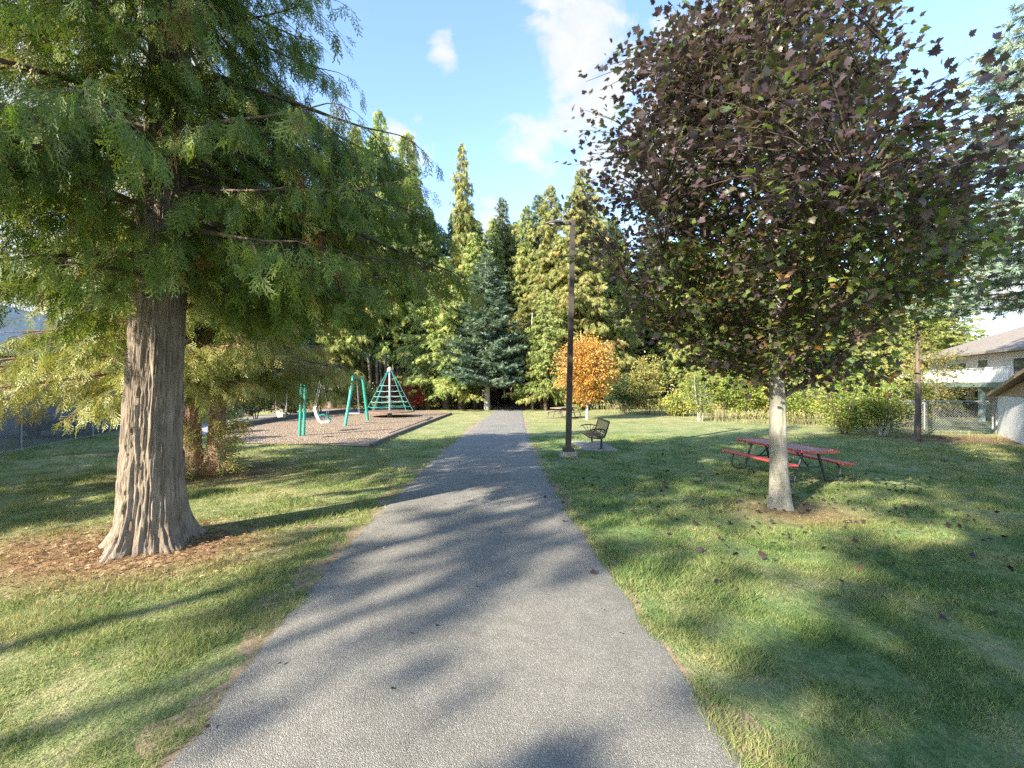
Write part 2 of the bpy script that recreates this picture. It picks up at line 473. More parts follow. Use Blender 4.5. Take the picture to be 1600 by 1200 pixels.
M['spruce_pale'] = mat_leaf('pale_spruce_foliage', [(.0, (.09, .15, .11)), (.5, (.22, .30, .22)), (1, (.42, .45, .33))], .2, .6, 0)
M['maple'] = mat_leaf('maple_foliage', [(.0, (.080, .052, .064)), (.36, (.14, .092, .098)), (.50, (.135, .115, .07)), (.66, (.10, .16, .055)), (.86, (.21, .27, .06)), (.96, (.30, .28, .07)), (.995, (.40, .32, .08)), (1, (.36, .20, .08))], .45, .36, 0, .6)
M['orange'] = mat_leaf('orange_autumn_foliage', [(.0, (.32, .15, .035)), (.5, (.52, .285, .06)), (1, (.66, .43, .11))], .35, .6, 0)
M['yellow'] = mat_leaf('yellow_autumn_foliage', [(.0, (.15, .19, .06)), (.45, (.31, .33, .09)), (.8, (.48, .43, .13)), (1, (.60, .32, .09))], .4, .6, .3)
M['ygreen'] = mat_leaf('yellow_green_foliage', [(.0, (.08, .13, .03)), (.5, (.20, .26, .05)), (1, (.42, .38, .07))], .4, .6, .25)
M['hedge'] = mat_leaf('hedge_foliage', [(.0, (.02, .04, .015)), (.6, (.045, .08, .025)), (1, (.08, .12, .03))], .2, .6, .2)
M['redleaf'] = mat_leaf('red_autumn_foliage', [(.0, (.24, .04, .03)), (.6, (.40, .08, .055)), (1, (.48, .18, .07))], .35, .6)
M['tan'] = mat_leaf('dry_weed_stalks', [(.0, (.18, .17, .08)), (.5, (.33, .29, .14)), (1, (.42, .38, .18))], .3, .7)
M['bark_hero'] = mat_bark('cedar_bark', (.095, .068, .05), (.215, .168, .13), (.37, .315, .255), 10, .7, 1.0)
M['bark_red'] = mat_bark('reddish_bark', (.11, .06, .04), (.26, .16, .11), (.42, .30, .22), 10, 1.0, .8)
M['bark_far'] = mat_bark('forest_bark', (.06, .045, .035), (.12, .09, .07), (.22, .17, .13), 6, .8, .6)
M['bark_pale'] = mat_bark('pale_bark', (.20, .19, .17), (.34, .32, .29), (.48, .46, .42), 6, 2, .4)

def mat_maple_bark():
    m, nt, out = newmat('maple_bark')
    tc = N(nt, 'ShaderNodeTexCoord'); o = tc.outputs['Object']
    n1 = noise(nt, mapping(nt, o, (5, 5, 2.0)), 2.5, 6, .6, .4)
    n2 = noise(nt, mapping(nt, o, (3, 3, 14)), 2.2, 4, .6, .3)      # thin rings
    c = ramp(nt, n1, [(.3, (.17, .15, .12)), (.5, (.28, .255, .21)), (.75, (.40, .37, .32))])
    c = mixc(nt, ramp(nt, n2, [(.60, (0,)*3), (.70, (.7,)*3)]), c, (.13, .11, .09))
    g = noise(nt, o, 3.0, 3)
    c = mixc(nt, ramp(nt, g, [(.5, (0,)*3), (.7, (.4,)*3)]), c, (.20, .23, .15))
    pbsdf(nt, out, c, .85, 0, bump(nt, fmath(nt, 'ADD', n1, n2), .6, .02), .2)
    return m
M['bark_maple'] = mat_maple_bark()

DB = -3.0
def lawn_nodes(nt):
    """ground colour of the lawn by real place: green and straw-coloured turf, bare needle beds, mud"""
    geo = N(nt, 'ShaderNodeNewGeometry'); P = geo.outputs['Position']
    sep = N(nt, 'ShaderNodeSeparateXYZ'); L(nt, P, sep.inputs[0])
    flatv = N(nt, 'ShaderNodeCombineXYZ'); L(nt, sep.outputs[0], flatv.inputs[0]); L(nt, sep.outputs[1], flatv.inputs[1])
    Q = flatv.outputs[0]
    n1 = noise(nt, Q, .9, 6, .62, .3)
    n2 = noise(nt, Q, 4.5, 5, .65)
    n3 = noise(nt, Q, .22, 3, .5)
    mix = fmath(nt, 'ADD', fmath(nt, 'MULTIPLY', n1, .55), fmath(nt, 'MULTIPLY', n2, .45))
    green = ramp(nt, mix, [(.34, (.10, .168, .062)), (.46, (.172, .238, .092)), (.55, (.265, .292, .13)), (.66, (.38, .35, .19))])
    dry_sunlit = ramp(nt, mix, [(.34, (.18, .225, .085)), (.47, (.30, .31, .13)), (.58, (.42, .37, .20)), (.7, (.49, .40, .26))])
    # straw-coloured where the lawn is far off and dry; left of the path sunlit yellow is painted in
    far = N(nt, 'ShaderNodeMapRange'); L(nt, sep.outputs[1], far.inputs[0]); far.inputs[1].default_value = 18; far.inputs[2].default_value = 30
    lft_sun = N(nt, 'ShaderNodeMapRange'); L(nt, sep.outputs[0], lft_sun.inputs[0]); lft_sun.inputs[1].default_value = 1.5; lft_sun.inputs[2].default_value = -3; lft_sun.inputs[4].default_value = .55
    rgt = N(nt, 'ShaderNodeMapRange'); L(nt, sep.outputs[0], rgt.inputs[0]); rgt.inputs[1].default_value = 5; rgt.inputs[2].default_value = 14; rgt.inputs[4].default_value = .55
    f = fmath(nt, 'MAXIMUM', fmath(nt, 'MAXIMUM', fmath(nt, 'MULTIPLY', far.outputs[0], .8), lft_sun.outputs[0]), rgt.outputs[0])
    f = fmath(nt, 'ADD', f, fmath(nt, 'MULTIPLY', fmath(nt, 'SUBTRACT', n3, .5), 1.1)); 
    cl = N(nt, 'ShaderNodeClamp'); L(nt, f, cl.inputs[0])
    c = mixc(nt, cl.outputs[0], green, dry_sunlit)
    def bed(c, cx, cy, r0, r1, col, sx=1.0, sy=1.0, amt=1.0):
        mp = mapping(nt, Q, (1/sx, 1/sy, 1), loc=(-cx/sx, -cy/sy, 0))
        ln = N(nt, 'ShaderNodeVectorMath', operation='LENGTH'); L(nt, mp, ln.inputs[0])
        d = fmath(nt, 'ADD', ln.outputs['Value'], fmath(nt, 'MULTIPLY', fmath(nt, 'SUBTRACT', mix, .5), 3.2))
        mr = N(nt, 'ShaderNodeMapRange'); L(nt, d, mr.inputs[0]); mr.inputs[1].default_value = r1; mr.inputs[2].default_value = r0; mr.inputs[3].default_value = 0; mr.inputs[4].default_value = amt
        return mixc(nt, mr.outputs[0], c, col)
    needle = ramp(nt, n2, [(.3, (.17, .105, .055)), (.55, (.36, .23, .13)), (.75, (.46, .32, .19))])
    c = bed(c, -5.3, 6.1, .8, 2.1, needle, 1.25, .75)
    c = bed(c, -7.6, 11.4, .7, 2.3, (.17, .12, .08), 1.2, 1)
    c = bed(c, 5.0, 8.0, .3, 1.5, needle, 1.1, .8, .85)
    c = bed(c, 19, 18.6, .8, 2.6, (.20, .14, .10), 1.6, 1.0)
    c = bed(c, -12.5, 15, .2, 1.3, (.14, .12, .08), 1.6, 1.0, .8)
    # forest floor
    ff = N(nt, 'ShaderNodeMapRange'); L(nt, fmath(nt, 'ADD', sep.outputs[1], fmath(nt, 'MULTIPLY', mix, 6)), ff.inputs[0]); ff.inputs[1].default_value = 45; ff.inputs[2].default_value = 47
    c = mixc(nt, ff.outputs[0], c, ramp(nt, n2, [(.3, (.10, .06, .035)), (.7, (.28, .17, .09))]))
    return c, Q, sep, mix
def mat_lawn():
    m, nt, out = newmat('lawn_turf')
    c, Q, sep, mix = lawn_nodes(nt)
    fine = noise(nt, Q, 60, 4, .7); mid = noise(nt, mapping(nt, Q, (1, .45, 1)), 22, 4, .7)
    c2 = mixc(nt, 1.0, c, ramp(nt, mid, [(.28, (.50,)*3), (.5, (.95,)*3), (.75, (1.25,)*3)]), 'MULTIPLY')
    h = fmath(nt, 'ADD', fmath(nt, 'MULTIPLY', fine, .5), mid)
    pbsdf(nt, out, c2, .95, 0, bump(nt, h, .9, .06), .1)
    return m
def mat_blades():
    m, nt, out = newmat('grass_blades')
    c, Q, sep, mix = lawn_nodes(nt)
    at = N(nt, 'ShaderNodeAttribute'); at.attribute_name = 'tint'
    c = mixc(nt, 1.0, c, ramp(nt, at.outputs['Fac'], [(0, (.50, .56, .42)), (.4, (1.0, 1.08, .88)), (.75, (1.5, 1.45, 1.2)), (1, (2.3, 1.9, 1.45))]), 'MULTIPLY')
    p = pbsdf(nt, None, c, .55, spec=.3)
    t = N(nt, 'ShaderNodeBsdfTranslucent'); L(nt, c, t.inputs[0])
    mx = N(nt, 'ShaderNodeMixShader'); mx.inputs[0].default_value = .4
    L(nt, p.outputs[0], mx.inputs[1]); L(nt, t.outputs[0], mx.inputs[2]); L(nt, mx.outputs[0], out.inputs[0])
    return m
def mat_asphalt():
    m, nt, out = newmat('worn_asphalt')
    geo = N(nt, 'ShaderNodeNewGeometry'); P = geo.outputs['Position']
    vo = N(nt, 'ShaderNodeTexVoronoi'); vo.inputs['Scale'].default_value = 150; L(nt, P, vo.inputs['Vector'])
    sepc = N(nt, 'ShaderNodeSeparateColor'); L(nt, vo.outputs['Color'], sepc.inputs[0])
    stone = ramp(nt, sepc.outputs[0], [(0, (.225, .21, .186)), (.45, (.27, .254, .228)), (.8, (.315, .297, .268)), (1, (.50, .47, .425))])
    tar = ramp(nt, vo.outputs['Distance'], [(.25, (1,)*3), (.62, (.66,)*3)])
    c = mixc(nt, 1.0, stone, tar, 'MULTIPLY')
    big = noise(nt, P, .8, 5, .6); med = noise(nt, P, 6, 4, .6)
    c = mixc(nt, 1.0, c, ramp(nt, big, [(.3, (.86,)*3), (.7, (1.16, 1.15, 1.12))]), 'MULTIPLY')
    c = mixc(nt, 1.0, c, ramp(nt, med, [(.3, (.88,)*3), (.7, (1.12,)*3)]), 'MULTIPLY')
    st = noise(nt, P, 1.7, 2, .5)
    c = mixc(nt, ramp(nt, st, [(.66, (0,)*3), (.76, (.45,)*3)]), c, (.10, .075, .06))
    # far off the stones merge: mix toward their mean so the surface does not flicker
    h = fmath(nt, 'SUBTRACT', 1.0, vo.outputs['Distance'])
    pbsdf(nt, out, c, .82, 0, bump(nt, fmath(nt, 'ADD', h, fmath(nt, 'MULTIPLY', noise(nt, P, 230, 2), .6)), .8, .012), .35)
    return m
def mat_chips():
    m, nt, out = newmat('wood_chips')
    geo = N(nt, 'ShaderNodeNewGeometry'); P = geo.outputs['Position']
    vo = N(nt, 'ShaderNodeTexVoronoi'); vo.inputs['Scale'].default_value = 16; L(nt, mapping(nt, P, (1, 1, 1)), vo.inputs['Vector'])
    s_ = N(nt, 'ShaderNodeSeparateColor'); L(nt, vo.outputs['Color'], s_.inputs[0])
    c = ramp(nt, s_.outputs[0], [(0, (.13, .09, .06)), (.5, (.29, .21, .145)), (1, (.47, .37, .27))])
    c = mixc(nt, ramp(nt, noise(nt, P, .7, 4), [(.45, (0,)*3), (.7, (.5,)*3)]), c, (.25, .20, .16))
    pbsdf(nt, out, c, .9, 0, bump(nt, fmath(nt, 'SUBTRACT', 1.0, vo.outputs['Distance']), .9, .08), .15)
    return m
M['lawn'] = mat_lawn(); M['blades'] = mat_blades(); M['asphalt'] = mat_asphalt(); M['chips'] = mat_chips()
M['gravel'] = mat_plain('grey_gravel', (.27, .27, .28), .9, 0, .25, 6, .6)
M['dirt'] = mat_plain('dirt_track', (.28, .19, .13), .95, 0, .25, 4, .5)
M['verge'] = mat_plain('bare_verge_soil', (.25, .18, .115), .95, 0, .35, 9, .6, dirt=(.36, .28, .17))
M['timber'] = mat_plain('dark_timber', (.10, .085, .075), .85, 0, .3, 8, .5)
M['concrete'] = mat_plain('concrete', (.27, .25, .21), .85, 0, .15, 7, .35, dirt=(.33, .29, .24))
M['lamp_paint'] = mat_plain('dark_bronze_paint', (.052, .040, .034), .55, 0, .12, 5, .08)
M['bench_black'] = mat_plain('black_coated_steel', (.022, .020, .020), .38, .2, .2, 9, .1)
M['bench_slat'] = mat_plain('brown_bench_mesh', (.10, .065, .05), .5, .1, .2, 9, .1)
M['galv'] = mat_plain('galvanised_steel', (.30, .31, .32), .5, .4, .12, 12, .1)
M['red'] = mat_plain('faded_red_paint', (.52, .075, .055), .55, 0, .18, 5, .25, dirt=(.40, .17, .14))
M['red_top'] = mat_plain('weathered_red_tabletop', (.38, .16, .145), .6, 0, .2, 6, .3, dirt=(.36, .26, .24))
M['teal'] = mat_plain('teal_painted_steel', (.035, .30, .225), .35, .1, .12, 5, .08)
M['teal_rope'] = mat_plain('teal_rope', (.03, .26, .22), .7, 0, .2, 20, .3)
M['wht_rope'] = mat_plain('pale_rope', (.22, .38, .33), .7, 0, .15, 20, .3)
M['white_plastic'] = mat_plain('cream_plastic', (.72, .68, .56), .4, 0, .08, 4, .05)
M['grey_plastic'] = mat_plain('grey_plastic', (.30, .29, .26), .5, 0, .1, 4, .05)
M['black_rubber'] = mat_plain('black_rubber', (.03, .03, .03), .6, 0, .2, 9, .1)
M['grey_wood'] = mat_plain('weathered_wood', (.26, .20, .16), .85, 0, .3, 6, .5)
M['brown_deck'] = mat_plain('brown_disc', (.22, .13, .10), .6, 0, .15, 6, .2)

# ================================================================== ground
def sheet(name, poly, z, mat, kind='structure', sub=None):
    o = MB(); o.add([(x, y, z) for x, y in poly], [tuple(range(len(poly)))])
    return tag(o.build(name, mat), kind=kind)
g = MB(); g.add([(-260, -120, 0), (260, -120, 0), (260, 400, 0), (-260, 400, 0)], [(0, 1, 2, 3)])
tag(g.build('ground', M['lawn']), kind='structure')

PL = [(318,1133),(356,1079),(416,1010),(469,941),(522,876),(558,838),(606,791),(653,740),(694,705),(732,674),(769,645),(774,640)]
PR = [(1115,1133),(1060,1037),(989,944),(940,872),(887,809),(854,749),(850,731),(832,702),(822,671),(817,642),(816,640)]
gl = sorted([G(*p) for p in PL], key=lambda p: p[1]); gr = sorted([G(*p) for p in PR], key=lambda p: p[1])
LY, LX = np.array([p[1] for p in gl]), np.array([p[0] for p in gl])
RY, RX = np.array([p[1] for p in gr]), np.array([p[0] for p in gr])
CL = np.polyfit(np.log(LY), LX, 3); CR = np.polyfit(np.log(RY), RX, 3)
print('edge fit', np.abs(np.polyval(CL, np.log(LY))-LX).max(), np.abs(np.polyval(CR, np.log(RY))-RX).max())
def path_l(Y): return np.polyval(CL, np.log(np.clip(Y, 2.9, 42)))
def path_r(Y): return np.polyval(CR, np.log(np.clip(Y, 2.9, 42)))
ys = np.concatenate([np.arange(-12, 12, .06), np.arange(12, 42.2, .25)])
e1 = (fbm(np.stack([ys*5, ys*0, ys*0], -1), 4, 3)-.5)*.06; e2 = (fbm(np.stack([ys*5, ys*0+7, ys*0], -1), 4, 8)-.5)*.06
xl = path_l(ys)+e1; xr = path_r(ys)+e2
V = []; nx = 7
for i, y in enumerate(ys):
    for k in range(nx):
        t = [0, .012, .06, .5, .94, .988, 1][k]
        V.append((xl[i]+(xr[i]-xl[i])*t, y, [.004, .016, .022, .045, .022, .016, .004][k]))
i = (np.arange(len(ys)-1)*nx)[:, None]; k = np.arange(nx-1)[None, :]
F = np.stack([i+k, i+k+1, i+nx+k+1, i+nx+k], -1).reshape(-1, 4)
tag(mesh_np('path', V, F.ravel(), [4]*len(F), M['asphalt'], smooth=True), kind='structure')
for nm, fn, sg, sd in (('path_verge', path_l, -1, 31), ('path_verge', path_r, 1, 37)):
    yv = np.arange(1.5, 30, .05); wv = .05+np.clip((fbm(np.stack([yv*1.7, yv*0, yv*0], -1), 4, sd)-.38), 0, 1)*(.95 if sg < 0 else .7)
    inn = fn(yv)-sg*.05; outr = fn(yv)+sg*wv
    VV = np.stack([np.stack([inn, yv, np.full(len(yv), .003)], -1), np.stack([outr, yv, np.full(len(yv), .0025)], -1)], 1).reshape(-1, 3)
    q = np.arange(len(yv)-1)*2; FF = np.stack([q, q+1, q+3, q+2], -1) if sg > 0 else np.stack([q+1, q, q+2, q+3], -1)
    tag(mesh_np(nm, VV, FF.ravel(), [4]*len(FF), M['verge'], smooth=False), kind='structure')
sheet('dirt_track', [(-1.3, 42), (1.2, 42), (2.6, 46), (2.2, 54), (-2.4, 54), (-2.6, 46)], .012, M['dirt'])

PIT = [G(*p) for p in [(335,691),(400,694),(500,696),(580,699),(600,690),(614,682),(660,664),(704,647),(690,642.5),(620,641.5),(540,644),(470,652),(400,663),(340,674)]]
sheet('playground_surface', PIT, .03, M['chips'])
sheet('gravel_lane', [G(*p) for p in [(250,690),(340,676),(400,664.5),(470,653),(540,645),(620,641.7),(600,636),(480,642),(400,650),(330,660),(230,672)]], .008, M['gravel'])
def in_poly(x, y, poly):
    c = np.zeros(len(x), dtype=bool); n = len(poly)
    for i in range(n):
        x1, y1 = poly[i]; x2, y2 = poly[(i+1) % n]
        t = ((y1 > y) != (y2 > y)) & (x < (x2-x1)*(y-y1)/(y2-y1+1e-12)+x1)
        c ^= t
    return c
def timber_line(a, b, h, w, n, label, grp):
    a, b = Vector(a), Vector(b); d = (b-a); ang = math.atan2(d.y, d.x); ln = d.length/n
    for i in range(n):
        c = a + d*((i+.5)/n)
        o = MB().box((0, 0, h/2), (ln-.01, w, h), bev=.012).build('border_timber', M['timber'])
        o.location = (c.x, c.y, -.01+.005*(i % 2)); o.rotation_euler = (0, 0, ang)
        tag(o, label, 'timber', grp)
far1 = [G(340,675), G(400,664), G(470,652.5), G(540,644.5)]
for q in range(3): timber_line(far1[q], far1[q+1], .28, .16, 4, 'dark timber edging the far side of the wood chip pit along the gravel lane', 'dark timbers along the far edge of the playground')
rt = [G(580,700), G(614,682.8), G(660,664.5), G(705,647.3)]
for q in range(3): timber_line(rt[q], rt[q+1], .14, .13, 3, 'thin dark timber edging the wood chips on the path side', 'dark timbers along the path side of the playground')

# ================================================================== grass
def make_grass():
    Vs = []; tints = []
    zones = [(2.3, 4.5, 8200, .0062, .040), (4.5, 7.5, 4000, .009, .045), (7.5, 12, 1500, .013, .05), (12, 20, 480, .022, .055)]
    for y0, y1, dens, w, h in zones:
        x0, x1 = -1.16*y1-.3, 1.16*y1+.3
        n = int((x1-x0)*(y1-y0)*dens)
        x = RNG.uniform(x0, x1, n); y = RNG.uniform(y0, y1, n)
        k = (np.abs(x) < 1.16*y+.3)
        l, r = path_l(y), path_r(y)
        pn = fbm(np.stack([x*3, y*3, x*0], -1), 3, 21)
        k &= (x < l+.05+(pn-.58)*.3) | (x > r-.05-(pn-.58)*.3)
        k &= ~in_poly(x, y, PIT)
        bedm = np.minimum.reduce([np.hypot((x+5.3)/1.25, (y-6.1)/.75)/1.7, np.hypot((x+7.6)/1.2, y-11.4)/1.5, np.hypot((x-5)/1.1, (y-8)/.8)/1.1])
        k &= RNG.random(n) < np.clip((bedm-.45)*1.2+(pn-.5)*1.2, .12, 1)
        cl = fbm(np.stack([x*2.2, y*2.2, x*0+3], -1), 4, 5)
        k &= RNG.random(n) < np.clip(.35+(cl-.38)*3, .25, 1)
        x, y, cl = x[k], y[k], cl[k]; n = len(x)
        hh = h*RNG.uniform(.45, 1.25, n)*(.55+np.clip((cl-.4)*3.2, 0, 1.5)); a = RNG.uniform(0, 2*PI, n); ww = w*RNG.uniform(.6, 1.3, n)
        la = RNG.uniform(0, 2*PI, n); ll = hh*RNG.uniform(.3, 1.5, n)
        v = np.zeros((n, 3, 3), dtype=np.float32)
        v[:, 0] = np.stack([x-np.cos(a)*ww/2, y-np.sin(a)*ww/2, x*0-.002], -1)
        v[:, 1] = np.stack([x+np.cos(a)*ww/2, y+np.sin(a)*ww/2, x*0-.002], -1)
        v[:, 2] = np.stack([x+np.cos(la)*ll, y+np.sin(la)*ll, hh], -1)
        Vs.append(v.reshape(-1, 3)); t = RNG.beta(2, 3, n); tints.append(np.repeat(t, 3))
    V = np.concatenate(Vs)
    o = mesh_np('grass', V, np.arange(len(V)), np.full(len(V)//3, 3), M['blades'], tint=np.concatenate(tints))
    tag(o, 'short green and straw coloured lawn grass', 'grass', kind='stuff')
make_grass()

def litter():
    # cedar needles and twigs at the big trunk
    n = 3800
    a = RNG.uniform(0, 2*PI, n); r = np.abs(RNG.normal(0, 1.0, n))+.1
    P = np.stack([-5.2+np.cos(a)*r*1.7, 6.2+np.sin(a)*r*.95, RNG.uniform(.01, .035, n)], -1)
    D = RNG.normal(0, 1, (n, 3)); D[:, 2] *= .12
    Nn = RNG.normal(0, .25, (n, 3)) + np.array([0, 0, 1.])
    m = mat_leaf('fallen_needles', [(0, (.18, .10, .055)), (.5, (.34, .21, .12)), (1, (.48, .36, .22))], .1, .8)
    o = scatter('fallen_cedar_twigs', tmpl_spray(2), P, D, Nn, RNG.uniform(.03, .10, n), RNG.random(n), m, None)
    tag(o, 'orange brown fallen cedar twigs around the big trunk', 'litter', kind='stuff')
    # maple leaves on the right lawn
    n = 0
    x = np.concatenate([RNG.normal(4.6, 2.4, 400), RNG.uniform(1.6, 13, 100)]); y = np.concatenate([RNG.normal(9.0, 2.3, 400), RNG.uniform(3.5, 14, 100)])
    k = (x > path_r(y)-.3) & (y > 4.2); x, y = x[k], y[k]; n = len(x)
    P = np.stack([x, y, RNG.uniform(.035, .06, n)], -1); D = RNG.normal(0, 1, (n, 3)); D[:, 2] *= .5
    Nn = RNG.normal(0, .6, (n, 3)) + np.array([0, 0, 1.])
    m = mat_leaf('fallen_maple_leaf', [(0, (.022, .013, .014)), (.6, (.055, .03, .028)), (.86, (.14, .07, .04)), (1, (.35, .22, .10))], .1, .6)
    o = scatter('fallen_maple_leaves', tmpl_maple(), P, D, Nn, RNG.uniform(.045, .09, n), RNG.beta(1.0, 3.0, n), m, None)
    tag(o, 'dark fallen maple leaves scattered over the right lawn', 'fallen leaves', kind='stuff')
    # a few specks on the path
    n = 60
    y = RNG.uniform(2.8, 16, n); t = RNG.beta(.5, .5, n); x = path_l(y)*(1-t)+path_r(y)*t
    P = np.stack([x, y, np.full(n, .05)], -1); D = RNG.normal(0, 1, (n, 3)); D[:, 2] = 0
    o = scatter('path_litter', tmpl_lobed(), P, D, np.tile([0, 0, 1.], (n, 1))+RNG.normal(0, .2, (n, 3)), RNG.uniform(.015, .042, n), RNG.random(n), m, None)
    tag(o, 'small dark leaf bits lying on the asphalt path', 'litter', kind='stuff')
litter()

# ================================================================== big cedar on the left
def make_hero():
    rng = np.random.default_rng(5)
    X, Y = -5.02, 6.33
    root = empty('cedar_tree', (X, Y, 0), 0, 'huge red cedar with ridged brown trunk and flared base in the left foreground', 'tree')
    lean = (.045, .0); H = 14.8
    tr = trunk_raw(H, .375, .02, 280, 460, .36, .043, lean, 2, 5, .0, .30)
    mesh_np('trunk', *tr, M['bark_hero'], root, smooth=True)
    prof = lambda t: (.58+3.0*t) if t < .14 else max(.10, 1-1.65*(t-.14)) if t < .5 else max(.10, .41-.75*(t-.5))
    def azf(az, t):
        a = np.mod(az, 2*PI)
        f = np.ones_like(az)
        f *= np.where((t < .30) & (np.sin(az) < -.35), .80, 1)
        return f
    tb, P, D, Nn, Sz, T = conifer_arrays(rng, H, 3.45, 4.25, 195, 8.4, 15, .27, prof, .18, .40, .14, .80, .34, lean, .35, azf, .6, .92)
    # the brown dead sprays hang in clumps
    cl = fbm(P*2.6, 2, 4); T = np.clip(T*.85 + np.where(cl > .70, .40, 0), 0, 1)
    # extra short sprays close round the upper trunk
    n = 3600; a = rng.uniform(-PI, .3, n); z = rng.uniform(3.7, 11, n); r = .30+rng.random(n)**.7*1.5*(1-z/14)
    P2 = np.stack([lean[0]*z+np.cos(a)*r, np.sin(a)*r, z - r*.25], -1)
    cl2 = fbm(P2*1.3, 2, 9); k2 = cl2 > .46; P2 = P2[k2]; a = a[k2]; n = len(P2)
    P = np.concatenate([P, P2]); D = np.concatenate([D, np.stack([np.cos(a)*.5, np.sin(a)*.5, -np.ones(n)], -1)+rng.normal(0, .25, (n, 3))]); Nn = np.concatenate([Nn, rng.normal(0, 1, (n, 3))]); Sz = np.concatenate([Sz, rng.uniform(.16, .30, n)]); T = np.concatenate([T, np.clip(rng.normal(.45, .2, n), 0, 1)])
    br = join_raw(tb)
    mesh_np('branches', *br, M['bark_far'], root)
    a_ = rng.integers(0, 4, len(P))
    for q in range(4):
        scatter('foliage', tmpl_frond(40+q, 8, 3), P[a_ == q], D[a_ == q], Nn[a_ == q], Sz[a_ == q], T[a_ == q], M['cedar'], root, W=rng.uniform(.6, 1.2, (a_ == q).sum()))
    print('hero sprays', len(P))
make_hero()

def make_second():
    rng = np.random.default_rng(9)
    X, Y = -7.75, 11.5
    root = empty('golden_cedar_tree', (X, Y, 0), 0, 'twin trunked cedar with sunlit golden drooping foliage behind the big trunk', 'tree')
    for dx, lx, r in ((-.24, -.035, .21), (.30, .045, .20)):
        v, l, s_ = trunk_raw(8.2, r, .03, 60, 120, .35, .020, (lx, 0), 4, 4, .0, .3)
        v = v + np.array([dx, 0, 0]); mesh_np('trunk', v, l, s_, M['bark_red'], root, smooth=True)
    prof = lambda t: (1-max(0, t-.1)/.9)**.75*(.85+.15*min(1, t/.1))
    tb, P, D, Nn, Sz, T = conifer_arrays(rng, 8.6, 2.25, 4.5, 170, 7.0, 16, .19, prof, .12, .28, .08, .66, .34, (0, 0), .3, lambda az, t: np.where(np.cos(az-.5) > .1, .74, .90), .5, .9)
    mesh_np('branches', *join_raw(tb), M['bark_red'], root)
    scatter('crown', tmpl_frond(51, 7, 2), P, D, Nn, Sz*1.5, T, M['cedar_gold'], root)
    n = 380
    a = rng.uniform(0, 2*PI, n); z = rng.uniform(.1, 1.3, n)**1.3; r = .34+rng.random(n)**2*.45
    P = np.stack([np.cos(a)*r, np.sin(a)*r-.05, z], -1); D = np.stack([np.cos(a), np.sin(a), rng.uniform(-.7, .3, n)], -1)
    T = np.clip(rng.normal(.72, .2, n), 0, 1)
    scatter('low_shoots', tmpl_frond(52, 6, 2), P, D, rng.normal(0, 1, (n, 3)), rng.uniform(.2, .55, n), T, M['cedar_gold'], root)
make_second()

# ================================================================== maple on the right
def make_maple():
    rng = np.random.default_rng(21)
    X, Y = 4.86, 8.25
    root = empty('purple_maple_tree', (X, Y, 0), 0, 'dark purple leaved maple with pale smooth trunk beside the red picnic table', 'tree')
    v, l, s_ = trunk_raw(9.4, .150, .025, 64, 120, .16, .006, (.0, .0), 3, 3, .3, .25)
    mesh_np('trunk', v, l, s_, M['bark_maple'], root, smooth=True)
    limbs = []; pts = []
    nb = 26
    def rule(E):
        rr = np.hypot(E[:, 0]-.4, E[:, 1]); x, y, z = E[:, 0], E[:, 1], E[:, 2]
        ok = z > 2.15 + np.where(x > .3, 1.15, .55)*np.maximum(0, rr-np.where(x > .3, 2.0, 2.4))**1.1
        return ok & (x - .95*y < 2.2 + np.where((z > 3.6) & (z < 5.9), 1.7, 0))
    for i in range(nb):
        z0 = 1.95 + 5.2*(i/nb)**1.1; az = i*2.4+rng.normal(0, .2); Ln = rng.uniform(2.6, 3.7)*(1-.35*i/nb); el = math.radians(rng.uniform(18, 34)+30*i/nb)
        K = 9; s = np.linspace(0, 1, K)
        p = np.stack([np.cos(az+.25*s)*Ln*s*math.cos(el), np.sin(az+.25*s)*Ln*s*math.cos(el), z0+Ln*s*math.sin(el)+.25*s*s], -1)
        bad = ~rule(p)[3:]
        if bad.any():
            f_ = (3+np.argmax(bad))/K*.8; p = p[0]+(p-p[0])*max(f_, .25)
        limbs.append(p)
        pts += [tuple(q) for q in p[1:]]
    limbs = np.array(limbs); LR = (.045*(1-.8*np.linspace(0, 1, 9)))[None, :]*np.ones((nb, 1))
    pts += [(0, 0, z) for z in np.arange(2.2, 9.2, .4)]
    tubes, P, D, Nn, Sz, T = crown_arrays(rng, pts, (.35, 0, 5.85), (3.85, 3.4, 4.35), 1850, 20, .116, .40, .30, 4, .50, .60, 1.85, rule)
    # leaves within reach of the lower rim thin out where the photo shows gaps under the crown
    rr = np.hypot(P[:, 0]-.4, P[:, 1]); keep = P[:, 2] > 2.05 + .10*np.maximum(0, 1.5-rr) + np.where(P[:, 0] > .3, 1.15, .55)*np.maximum(0, rr-np.where(P[:, 0] > .3, 2.0, 2.4))**1.1
    keep |= (np.hypot(P[:, 0], P[:, 1]+.3) < .75) & (P[:, 2] > 1.95)
    P, D, Nn, Sz, T = P[keep], D[keep], Nn[keep], Sz[keep], T[keep]
    tw = join_raw([batch_tubes(limbs, LR, 6), tubes])
    mesh_np('branches', *tw, M['bark_far'], root)
    # upper leaves have turned more purple, the inner and lower ones are still green
    T = np.clip(T*.9 + np.where(P[:, 2] < 4.6, .17, -.05) - .08*(np.hypot(P[:, 0]-.4, P[:, 1]) > 2.7), 0, 1)
    scatter('crown', tmpl_maple(), P, D, Nn, Sz, T, M['maple'], root)
    print('maple leaves', len(P))
make_maple()
